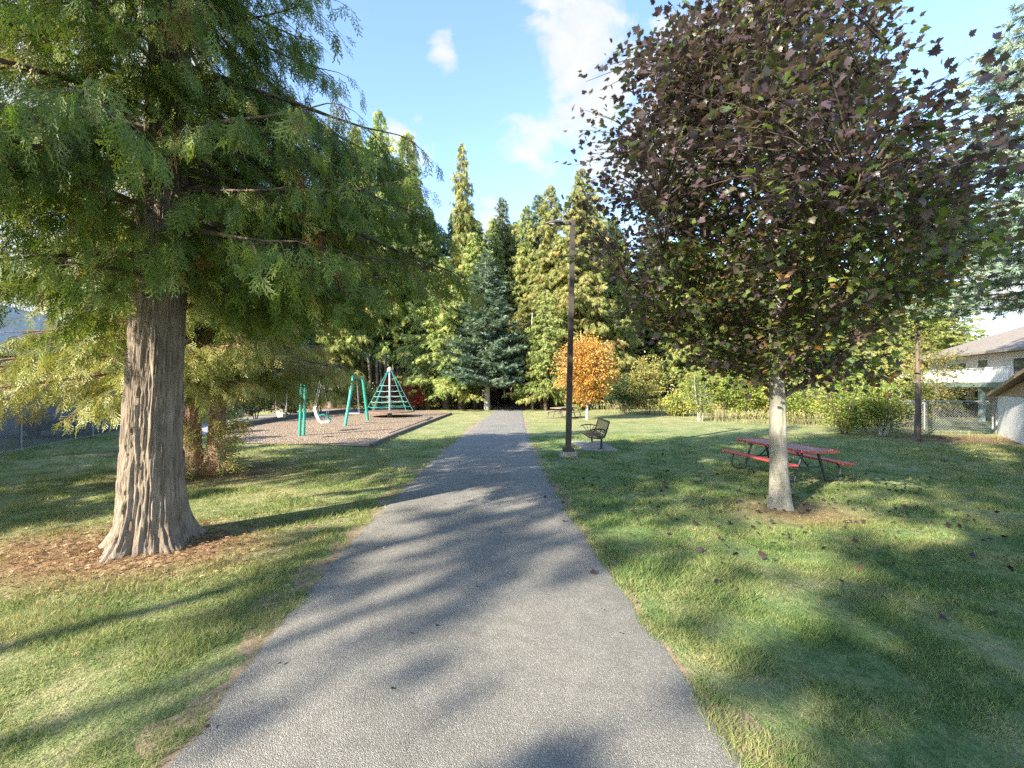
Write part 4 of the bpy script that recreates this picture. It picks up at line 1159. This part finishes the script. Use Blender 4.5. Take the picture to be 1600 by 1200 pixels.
def recliner():
    r = empty('reclining_swing', (XS+.15, 21.6, 0), math.radians(12), 'cream high backed reclining swing seat with teal harness between the teal posts', 'swing')
    s = MB()
    prof = [(-.30, 1.25), (-.33, 1.22), (-.27, .85), (-.12, .52), (.02, .44), (.36, .48), (.40, .53), (.36, .57), (.05, .55), (-.04, .62), (-.16, .88), (-.24, 1.22)]
    s.prism(prof, 'y', -.21, -.17); s.prism(prof, 'y', .17, .21)
    s.build('side_shell', M['white_plastic'], r)
    inner = [(-.285, 1.22), (-.245, .86), (-.10, .56), (.03, .49), (.36, .52), (.36, .54), (.04, .515), (-.075, .59), (-.215, .87), (-.255, 1.22)]
    MB().prism(inner, 'y', -.17, .17).build('seat_shell', M['grey_plastic'], r)
    h = MB(); h.tube([(-.10, -.19, .80), (.12, -.2, .86), (.30, -.18, .72), (.42, 0, .60), (.30, .18, .72), (.12, .2, .86), (-.10, .19, .80)], .032, 8)
    h.tube([(.40, 0, .60), (.36, 0, .45)], .03, 8); h.build('harness_bar', M['teal'], r, smooth=True)
    for sy in (-1, 1):
        c = MB(); chain(c, (-.28, sy*.2, 1.2), (.0, sy*.24, 2.62)); chain(c, (.33, sy*.2, .56), (.0, sy*.24, 2.62)); c.build('chain', M['galv'], r)
recliner()
def belt():
    r = empty('platform_swing', (XS+.05, 26.2, 0), math.radians(0), 'flat white swing seat hanging between the far slanted teal posts', 'swing')
    MB().box((0, 0, .62), (.80, .28, .045), bev=.02).build('seat', M['white_plastic'], r)
    for sx in (-1, 1):
        c = MB(); chain(c, (sx*.36, -.1, .64), (sx*.12+.1, 0, 2.62)); chain(c, (sx*.36, .1, .64), (sx*.12+.1, 0, 2.62)); c.build('chain', M['galv'], r)
belt()

# ================================================================== net climber
def climber():
    x, y = G(609, 651.5)
    r = empty('rope_net_climber', (x, y, 0), 0, 'cone shaped rope net climber with teal ropes on a round brown turntable', 'climber')
    R = 1.72; zt = .40
    d = MB(); d.lathe((0, 0, 0), [(.2, .33), (R*.8, .34), (R-.02, .355), (R, .37), (R, .41), (R-.03, .425), (.2, .43)], 48); d.build('turntable', M['brown_deck'], r, smooth=False)
    MB().lathe((0, 0, -.03), [(.16, 0), (.16, .3), (.2, .37)], 20).build('pivot', M['galv'], r)
    MB().lathe((0, 0, .42), [(.075, 0), (.075, 2.8), (.06, 2.82)], 16).build('mast', M['galv'], r, smooth=True)
    MB().lathe((0, 0, 3.2), [(.16, 0), (.19, .10), (.17, .22), (.10, .32), (.02, .35)], 18).build('cap', M['grey_plastic'], r, smooth=True)
    n = 8; top = 3.30
    for k in range(n):
        a = 2*PI*(k+.3)/n
        MB().tube([(.14*math.cos(a), .14*math.sin(a), top), (R*.94*math.cos(a), R*.94*math.sin(a), .43)], .020, 6).build('upright_rope', M['teal_rope'], r)
    for j, z in enumerate((.75, 1.10, 1.48, 1.85, 2.25)):
        rr = .14 + (R*.94-.14)*(top-z)/(top-.43)
        pts = []
        for k in range(n*4+1):
            a = 2*PI*(k/4+.3)/n; u = (k % 4)/4; c_ = math.cos(PI/n)/math.cos(2*PI/n*(u-.5))
            pts.append((rr*c_*math.cos(a), rr*c_*math.sin(a), z-.05*math.sin(PI*u)))
        MB().tube(pts, .017, 6, cap=False).build('ring_rope', M['wht_rope'] if j != 0 else M['teal_rope'], r)
climber()

# small dark bin and pale stump by the wood
x, y = G(743, 639.5)
r = empty('litter_bin', (x, y, 0), 0, 'dark round litter bin at the wood edge left of the blue spruce trunk', 'bin')
MB().lathe((0, 0, 0), [(.30, 0), (.32, .05), (.34, .85), (.36, .87), (.36, .92)], 20).build('barrel', M['bench_black'], r, smooth=True)
MB().lathe((0, 0, .92), [(.36, 0), (.30, .10), (.12, .16), (.02, .17)], 20).build('lid', M['bench_black'], r, smooth=True)
x, y = G(698, 639)
o = mesh_np('tree_stump', *trunk_raw(.75, .22, .15, 20, 12, .5, 0, (0, 0), 3, 4, 0, .2), M['bark_pale'], None, smooth=True)
o.location = (x, y, 0); tag(o, 'short pale weathered stump at the wood edge below the bright cedar', 'stump')

# ================================================================== chain link fences
def fence(p0, dirv, n_span, span, h, label, slat=False, wire=.0045, pitch=.085, mid=False):
    dirv = Vector((dirv[0], dirv[1], 0)).normalized(); ang = math.atan2(dirv.y, dirv.x)
    r = empty('chain_link_fence', (p0[0], p0[1], 0), ang, label, 'fence')
    Ltot = n_span*span
    for i in range(n_span+1):
        p = MB(); p.tube([(i*span, 0, -.05), (i*span, 0, h+.02)], .032 if i % n_span else .04, 10); p.lathe((i*span, 0, h+.02), [(.038, 0), (.035, .03), (.01, .05)], 10)
        p.build('post', M['galv'], r, smooth=True)
    t = MB(); t.tube([(0, 0, h-.03), (Ltot, 0, h-.03)], .022, 10); t.build('top_rail', M['galv'], r, smooth=True)
    t = MB(); t.tube([(0, 0, .05), (Ltot, 0, .05)], .012 if not slat else .02, 8); t.build('bottom_rail', M['galv'], r)
    # woven diagonals
    A = []; B = []
    hh = h-.08; z0 = .05
    k = np.arange(-hh, Ltot, pitch)
    for s_ in (1, -1):
        for x0 in k:
            xa, xb = x0, x0+hh; za, zb = (z0, z0+hh) if s_ > 0 else (z0+hh, z0)
            if xa < 0: t_ = -xa/hh; za = za+(zb-za)*t_; xa = 0
            if xb > Ltot: t_ = (Ltot-xa)/(xb-xa) if xb > xa else 1; zb = za+(zb-za)*t_; xb = Ltot
            if xb-xa < .02: continue
            A.append((xa, .006*s_, za)); B.append((xb, .006*s_, zb))
    P = np.stack([np.array(A), (np.array(A)+np.array(B))/2, np.array(B)], 1)
    mesh_np('wire_mesh', *batch_tubes(P, np.full((len(P), 3), wire), 3), M['galv'], r)
    return r
pa = np.array(G(33, 704)); pb = np.array(G(145, 682.6)); dv = pb-pa; sp = float(np.linalg.norm(dv)); dv = dv/sp
f1 = fence(tuple(pa-dv*sp*2), dv, 6, sp, 1.86, 'long chain link fence with grey posts along the left side of the park')
# dark shade cloth panels hung behind part of the left fence
m, nt, out = newmat('shade_cloth')
tc = N(nt, 'ShaderNodeTexCoord')
c = ramp(nt, noise(nt, mapping(nt, tc.outputs['Object'], (2, 1, .8)), 1.4, 4), [(.35, (.06, .055, .045)), (.7, (.13, .12, .10))])
p = pbsdf(nt, None, c, .9, spec=.1); tr = N(nt, 'ShaderNodeBsdfTransparent'); mx = N(nt, 'ShaderNodeMixShader'); mx.inputs[0].default_value = .72
L(nt, p.outputs[0], mx.inputs[1]); L(nt, tr.outputs[0], mx.inputs[2]); L(nt, mx.outputs[0], out.inputs[0])
MB().box((sp*3, .04, .95), (sp*6-.1, .008, 1.72)).build('shade_cloth', m, f1)
a = G(1453, 677.5)
fence((a[0]+2.9, a[1]+.0), (-1, .10), 2, 2.9, 1.52, 'chain link fence in front of the balcony house lawn', wire=.006, pitch=.11)

# ================================================================== houses
def mat_siding(name, c, pitch=.14, rough=.6):
    m, nt, out = newmat(name); tc = N(nt, 'ShaderNodeTexCoord')
    s_ = N(nt, 'ShaderNodeSeparateXYZ'); L(nt, tc.outputs['Object'], s_.inputs[0])
    fr = fmath(nt, 'FRACT', fmath(nt, 'DIVIDE', s_.outputs[2], pitch))
    n1 = noise(nt, tc.outputs['Object'], 1.2, 4)
    col = ramp(nt, n1, [(.3, tuple(x*.88 for x in c)), (.7, tuple(min(1, x*1.08) for x in c))])
    pbsdf(nt, out, col, rough, 0, bump(nt, fr, .8, .03), .3)
    return m
def mat_shingle(name, c):
    m, nt, out = newmat(name); tc = N(nt, 'ShaderNodeTexCoord')
    b = N(nt, 'ShaderNodeTexBrick'); L(nt, tc.outputs['Object'], b.inputs['Vector']); b.inputs['Scale'].default_value = 3.2; b.inputs['Mortar Size'].default_value = .02
    b.inputs['Color1'].default_value = (*[x*.85 for x in c], 1); b.inputs['Color2'].default_value = (*[x*1.15 for x in c], 1); b.inputs['Mortar'].default_value = (*[x*.5 for x in c], 1)
    n1 = noise(nt, tc.outputs['Object'], 5, 5)
    pbsdf(nt, out, mixc(nt, 1.0, b.outputs[0], ramp(nt, n1, [(.3, (.8,)*3), (.7, (1.15,)*3)]), 'MULTIPLY'), .9, 0, bump(nt, n1, .4, .02), .2)
    return m
M['sid_grey'] = mat_siding('grey_siding', (.60, .61, .57)); M['sid_white'] = mat_siding('white_siding', (.60, .58, .53)); M['sid_beige'] = mat_siding('beige_siding', (.52, .48, .42))
M['roof_grey'] = mat_shingle('blue_grey_shingles', (.50, .48, .44)); M['roof_brown'] = mat_shingle('brown_grey_shingles', (.25, .215, .185))
M['trim'] = mat_plain('white_trim', (.62, .62, .60), .45, 0, .05, 4, .05)
M['green_trim'] = mat_plain('sea_green_trim', (.15, .21, .19), .55, 0, .12, 4, .1)
def mat_glass():
    m, nt, out = newmat('window_glass'); tc = N(nt, 'ShaderNodeTexCoord')
    c = ramp(nt, noise(nt, tc.outputs['Object'], .8, 3), [(.35, (.03, .04, .045)), (.7, (.10, .12, .13))])
    pbsdf(nt, out, c, .08, 0, None, .8); return m
M['glass'] = mat_glass()
def hip_roof(mb, x0, x1, y0, y1, z, zr, inset, th=.16):
    v = [(x0, y0, z), (x1, y0, z), (x1, y1, z), (x0, y1, z), (x0+inset, (y0+y1)/2, zr), (x1-inset, (y0+y1)/2, zr)]
    v2 = [(a, b, c-th) for a, b, c in v[:4]]
    f = [(0, 1, 5, 4), (2, 3, 4, 5), (1, 2, 5), (3, 0, 4), (0, 6, 7, 1), (1, 7, 8, 2), (2, 8, 9, 3), (3, 9, 6, 0), (9, 8, 7, 6)]
    mb.add(v+v2, f)
def window(parent, x0, x1, z0, z1, y=-.0, panes=2):
    w = MB(); d = .09; t = .07; yc = y-.035
    w.box(((x0+x1)/2, yc, z1+t/2), (x1-x0+2*t, d, t)); w.box(((x0+x1)/2, yc, z0-t/2), (x1-x0+2*t, d, t))
    w.box((x0-t/2, yc, (z0+z1)/2), (t, d, z1-z0)); w.box((x1+t/2, yc, (z0+z1)/2), (t, d, z1-z0))
    for i in range(1, panes): w.box((x0+(x1-x0)*i/panes, yc, (z0+z1)/2), (.05, d*.8, z1-z0-.002))
    wo = w.build('window', M['trim'], parent)
    MB().box(((x0+x1)/2, y-.012, (z0+z1)/2), (x1-x0, .02, z1-z0)).build('pane', M['glass'], wo)
def house_right():
    u = Vector((-.34, -.94, 0)).normalized()
    r = empty('balcony_house', (34.6, 37.5, 0), math.atan2(u.y, u.x), 'two storey beige house with white railed balcony at the right edge', 'house')
    MB().box((8, 4.5, 2.15), (16, 9, 4.3)).build('wall', M['sid_white'], r)
    MB().box((8, -.012, 1.22), (15.9, .02, 2.40)).build('lower_wall_cladding', M['sid_beige'], r)
    m = MB(); hip_roof(m, -.7, 16.7, -.9, 9.6, 4.46, 6.8, 5.4); m.build('roof', M['roof_brown'], r)
    window(r, 2.6, 5.1, 2.65, 3.85); window(r, 6.4, 7.5, 2.5, 3.95, panes=1); window(r, 9.9, 12.2, 2.5, 3.9)
    window(r, 2.9, 5.3, .9, 2.0, -.024); 
    MB().box((6.5, -.05, 1.0), (.85, .05, 2.0), bev=.01).build('door', M['timber'], r)
    MB().box((6.6, -1.1, 2.34), (14.0, 2.2, .10)).build('deck', M['grey_wood'], r)
    b = MB(); b.box((6.6, -2.24, 2.27), (14.1, .07, .30)); b.box((-.44, -1.12, 2.27), (.07, 2.16, .30)); b.build('deck_beam', M['green_trim'], r)
    for x in (.9, 5.9, 10.9): MB().box((x, -2.05, 1.14), (.24, .24, 2.28)).build('deck_post', M['green_trim'], r)
    rl = MB(); rl.box((6.6, -2.18, 3.28), (14, .07, .05)); rl.box((6.6, -2.18, 2.46), (14, .05, .04)); rl.box((-.38, -1.1, 3.28), (.07, 2.09, .05))
    for i in range(96): rl.box((-.35+i*.145, -2.18, 2.865), (.035, .035, .78))
    for i in range(13): rl.box((-.38, -2.0+i*.16, 2.84), (.035, .035, .86))
    for x in (-.38, 2.6, 5.6, 8.6, 11.6): rl.box((x, -2.18, 2.88), (.10, .10, .90))
    rl.build('balcony_railing', M['trim'], r)
    s_ = MB()
    for i in range(11): s_.box((-.2+i*.27, -2.85, 2.5-i*.235), (.30, 1.0, .05))
    s_.prism([(-.4, 2.6), (-.4, 2.35), (2.6, -.05), (2.9, -.05)], 'y', -3.42, -3.38)
    s_.build('stairs', M['grey_wood'], r)
    sr = MB(); sr.tube([(-.35, -3.4, 3.5), (2.75, -3.4, .95)], .035, 6); sr.tube([(-.35, -3.4, 2.8), (2.75, -3.4, .25)], .025, 6)
    for i in range(20): x = -.3+i*.16; zz = 3.5-(x+.35)*.8226; sr.box((x, -3.4, zz-.36), (.03, .03, .70))
    sr.box((2.8, -3.4, .5), (.10, .10, 1.05)); sr.build('stair_railing', M['trim'], r)
    # patio chairs seen under the deck
    for i, x in enumerate((4.0, 5.1)):
        c = MB(); c.box((0, 0, .42), (.5, .5, .05), bev=.01); c.box((0, .24, .70), (.48, .05, .55), bev=.015)
        for sx in (-.2, .2):
            for sy in (-.2, .2): c.box((sx, sy, .2), (.04, .04, .40))
            c.box((sx*1.2, 0, .62), (.05, .5, .04))
        o = c.build('patio_chair', M['trim']); p = r.matrix_basis @ Vector((x, -2.9, 0)); o.location = p; o.rotation_euler = (0, 0, r.rotation_euler.z+.3*i)
        tag(o, ['white patio chair under the balcony nearer the stairs', 'white patio chair under the balcony farther from the stairs'][i], 'chair')
house_right()
def shed():
    A = Vector((*G(1558, 678.5), 0)); B = Vector((18.7, 16.4, 0)); u = (B-A).normalized()
    r = empty('garden_shed', tuple(A), math.atan2(u.y, u.x), 'small shed with white ribbed wall and wooden gable at the right edge', 'shed')
    Ln = 16.0
    m, nt, out = newmat('white_ribbed_panel'); tc = N(nt, 'ShaderNodeTexCoord'); w = N(nt, 'ShaderNodeTexWave'); w.bands_direction = 'X'; w.inputs['Scale'].default_value = 2.4; L(nt, tc.outputs['Object'], w.inputs['Vector'])
    pbsdf(nt, out, ramp(nt, noise(nt, tc.outputs['Object'], 1.5, 4), [(.3, (.56, .57, .58)), (.7, (.74, .74, .74))]), .5, 0, bump(nt, w.outputs['Fac'], .8, .03))
    MB().box((Ln/2, 1.5, .88), (Ln, 3.0, 1.76)).build('wall', m, r)
    MB().prism([(0, 1.765), (Ln, 1.765), (Ln/2, 2.80)], 'y', .0, 3.0).build('gable', M['cedar_wood'], r)
    rf = MB()
    rf.prism([(-.35, 1.72), (Ln/2, 2.91), (Ln+.35, 1.72), (Ln+.35, 1.80), (Ln/2, 2.99), (-.35, 1.80)], 'y', -.28, 3.3); rf.build('roof', M['roof_brown'], r)
    fb = MB(); fb.prism([(-.38, 1.68), (Ln/2, 2.87), (Ln/2, 3.00), (-.38, 1.81)], 'y', -.31, -.283); fb.prism([(Ln/2, 2.87), (Ln+.38, 1.68), (Ln+.38, 1.81), (Ln/2, 3.00)], 'y', -.31, -.283)
    fb.build('fascia_board', M['cedar_wood'], r)
    MB().box((.03, -.03, .90), (.12, .05, 1.80)).build('corner_post', M['galv'], r)
M['cedar_wood'] = mat_plain('orange_brown_wood', (.36, .25, .16), .6, 0, .2, 3, .3)
shed()
def house_left():
    u = Vector((-5, 14.5, 0)).normalized()
    r = empty('grey_house', (-20.5, 14, 0), math.atan2(u.y, u.x), 'single storey grey house with shingled roof behind the left fence', 'house')
    # local x runs away from the camera, +y goes into the house
    MB().box((11, 4.5, 1.75), (24, 9, 3.5)).build('wall', M['sid_grey'], r)
    m = MB(); hip_roof(m, -1.7, 23.7, -.6, 9.6, 3.72, 6.9, 4.5); m.build('roof', M['roof_grey'], r)
    MB().box((11, -.66, 3.66), (25.4, .11, .13)).build('gutter', M['trim'], r)
    window(r, 9.9, 10.7, 1.3, 2.7, panes=1); window(r, 2.0, 3.6, 1.3, 2.7)
    g_ = MB(); g_.box((13.0, -.05, 1.4), (3.9, .06, 2.6), bev=.01); 
    for z in (.75, 1.4, 2.05): g_.box((13.0, -.085, z), (3.9, .012, .02))
    g_.build('garage_door', M['trim'], r)
    g_ = MB(); g_.box((17.8, -.05, 1.4), (3.9, .06, 2.6), bev=.01)
    for z in (.75, 1.4, 2.05): g_.box((17.8, -.085, z), (3.9, .012, .02))
    g_.build('garage_door', M['trim'], r)
house_left()
sheet('driveway', [(-16.6, 9), (-22.5, 30), (-27.5, 33), (-20.3, 12)], .006, M['gravel'])

def car():
    r = empty('parked_car', (-19.9, 21.0, 0), math.atan2(14.5, -5), 'dark grey parked car seen through the left fence in front of the grey house', 'car')
    paint = mat_plain('dark_car_paint', (.045, .05, .06), .25, .4, .05, 2, .0)
    b = MB()
    prof = [(-2.25, .35), (-2.3, .75), (-2.15, .98), (-1.2, 1.05), (1.9, 1.08), (2.25, .95), (2.3, .4)]
    b.prism(prof, 'y', -.9, .9); b.build('body', paint, r)
    cab = MB()
    lo = [(-1.25, -.86, 1.05), (1.95, -.86, 1.08), (1.95, .86, 1.08), (-1.25, .86, 1.05)]; hi = [(-.45, -.66, 1.62), (1.6, -.66, 1.62), (1.6, .66, 1.62), (-.45, .66, 1.62)]
    cab.add(lo+hi, [(0, 1, 5, 4), (1, 2, 6, 5), (2, 3, 7, 6), (3, 0, 4, 7)]); cab.build('windows', M['glass'], r)
    MB().box((.58, 0, 1.645), (2.1, 1.34, .05), bev=.02).build('roof', paint, r)
    for x in (-1.45, 1.45):
        for y in (-.86, .86):
            w = MB(); 
            v = MB().lathe((0, 0, 0), [(.10, -.1), (.32, -.1), (.34, 0), (.32, .1), (.10, .1)], 20)
            w.add([(p[0]+x, p[2]+y, p[1]+.34) for p in v.v], v.f); wo = w.build('wheel', M['black_rubber'], r)
            v = MB().lathe((0, 0, 0), [(.04, -.11), (.19, -.105), (.19, .105), (.04, .11)], 14)
            w = MB(); w.add([(p[0]+x, p[2]+y, p[1]+.34) for p in v.v], v.f); w.build('rim', M['galv'], wo)
car()

# ================================================================== sky, sun, camera
w = bpy.data.worlds.new('World'); S.world = w; w.use_nodes = True
nt = w.node_tree; nt.nodes.clear()
out = nt.nodes.new('ShaderNodeOutputWorld'); bg = nt.nodes.new('ShaderNodeBackground'); bg.inputs[1].default_value = SKY_STRENGTH
sky = nt.nodes.new('ShaderNodeTexSky'); sky.sky_type = 'NISHITA'; sky.sun_disc = False
sky.sun_elevation = SUN_EL; sky.sun_rotation = PI + SUN_AZ; sky.air_density = 1.0; sky.dust_density = .2; sky.ozone_density = 2.0
tc = nt.nodes.new('ShaderNodeTexCoord'); dirv = tc.outputs['Generated']
def blob(px, py, size, amt):
    d = Vector((px-CX, FPX, HY-py)).normalized()
    v = nt.nodes.new('ShaderNodeVectorMath'); v.operation = 'DISTANCE'; L(nt, dirv, v.inputs[0]); v.inputs[1].default_value = tuple(d)
    mr = nt.nodes.new('ShaderNodeMapRange'); mr.interpolation_type = 'SMOOTHSTEP'; L(nt, v.outputs['Value'], mr.inputs[0]); mr.inputs[1].default_value = size; mr.inputs[2].default_value = 0; mr.inputs[3].default_value = 0; mr.inputs[4].default_value = amt
    return mr.outputs[0]
cov = None
for b in CLOUDS:
    o = blob(*b); cov = o if cov is None else fmath(nt, 'MAXIMUM', cov, o)
n1 = noise(nt, mapping(nt, dirv, (1, 1, 1.6)), 6.5, 9, .60, .5)
n0 = noise(nt, mapping(nt, dirv, (1, 1, 2.0), loc=(3, 1, 0)), 2.0, 5, .5)
wild = ramp(nt, n0, [(.55, (0,)*3), (.75, (.25,)*3)])
den = fmath(nt, 'ADD', fmath(nt, 'ADD', cov, wild), fmath(nt, 'MULTIPLY', fmath(nt, 'SUBTRACT', n1, .5), 1.5))
msk = ramp(nt, den, [(.36, (0,)*3), (.54, (.80,)*3), (.74, (1,)*3)])
cloudc = ramp(nt, n1, [(.3, tuple(x*CLOUD_V for x in (.84, .87, .95))), (.65, tuple(x*CLOUD_V for x in (1, .99, .98)))])
L(nt, mixc(nt, msk, sky.outputs[0], cloudc), bg.inputs[0]); L(nt, bg.outputs[0], out.inputs[0])

sl = bpy.data.lights.new('sun', 'SUN'); sl.energy = SUN_STRENGTH; sl.angle = math.radians(.55); sl.color = (1, .91, .74)
so = bpy.data.objects.new('sun', sl); link(so); so.location = (-20, -20, 30)
tosun = Vector((-math.sin(SUN_AZ)*math.cos(SUN_EL), -math.cos(SUN_AZ)*math.cos(SUN_EL), math.sin(SUN_EL)))
so.rotation_euler = tosun.to_track_quat('Z', 'Y').to_euler()

cd = bpy.data.cameras.new('camera'); cam = bpy.data.objects.new('camera', cd); link(cam)
cd.sensor_width = 36; cd.lens = FPX/1600*36; cd.clip_end = 1500; cd.clip_start = .05
cam.location = (0, 0, EYE); cam.rotation_euler = (PI/2, 0, 0)
cd.shift_x = (800-CX)/1600; cd.shift_y = (HY-600)/1600
S.camera = cam
S.view_settings.view_transform = 'Standard'; S.view_settings.look = 'None'; S.view_settings.gamma = 1; S.view_settings.exposure = EXPOSURE
S.render.engine = 'CYCLES'
cy = S.cycles; cy.max_bounces = 8; cy.diffuse_bounces = 4; cy.glossy_bounces = 2; cy.transmission_bounces = 4; cy.transparent_max_bounces = 6
cy.use_denoising = DENOISE; cy.sample_clamp_indirect = 4
cy.use_adaptive_sampling = False; cy.adaptive_threshold = .015
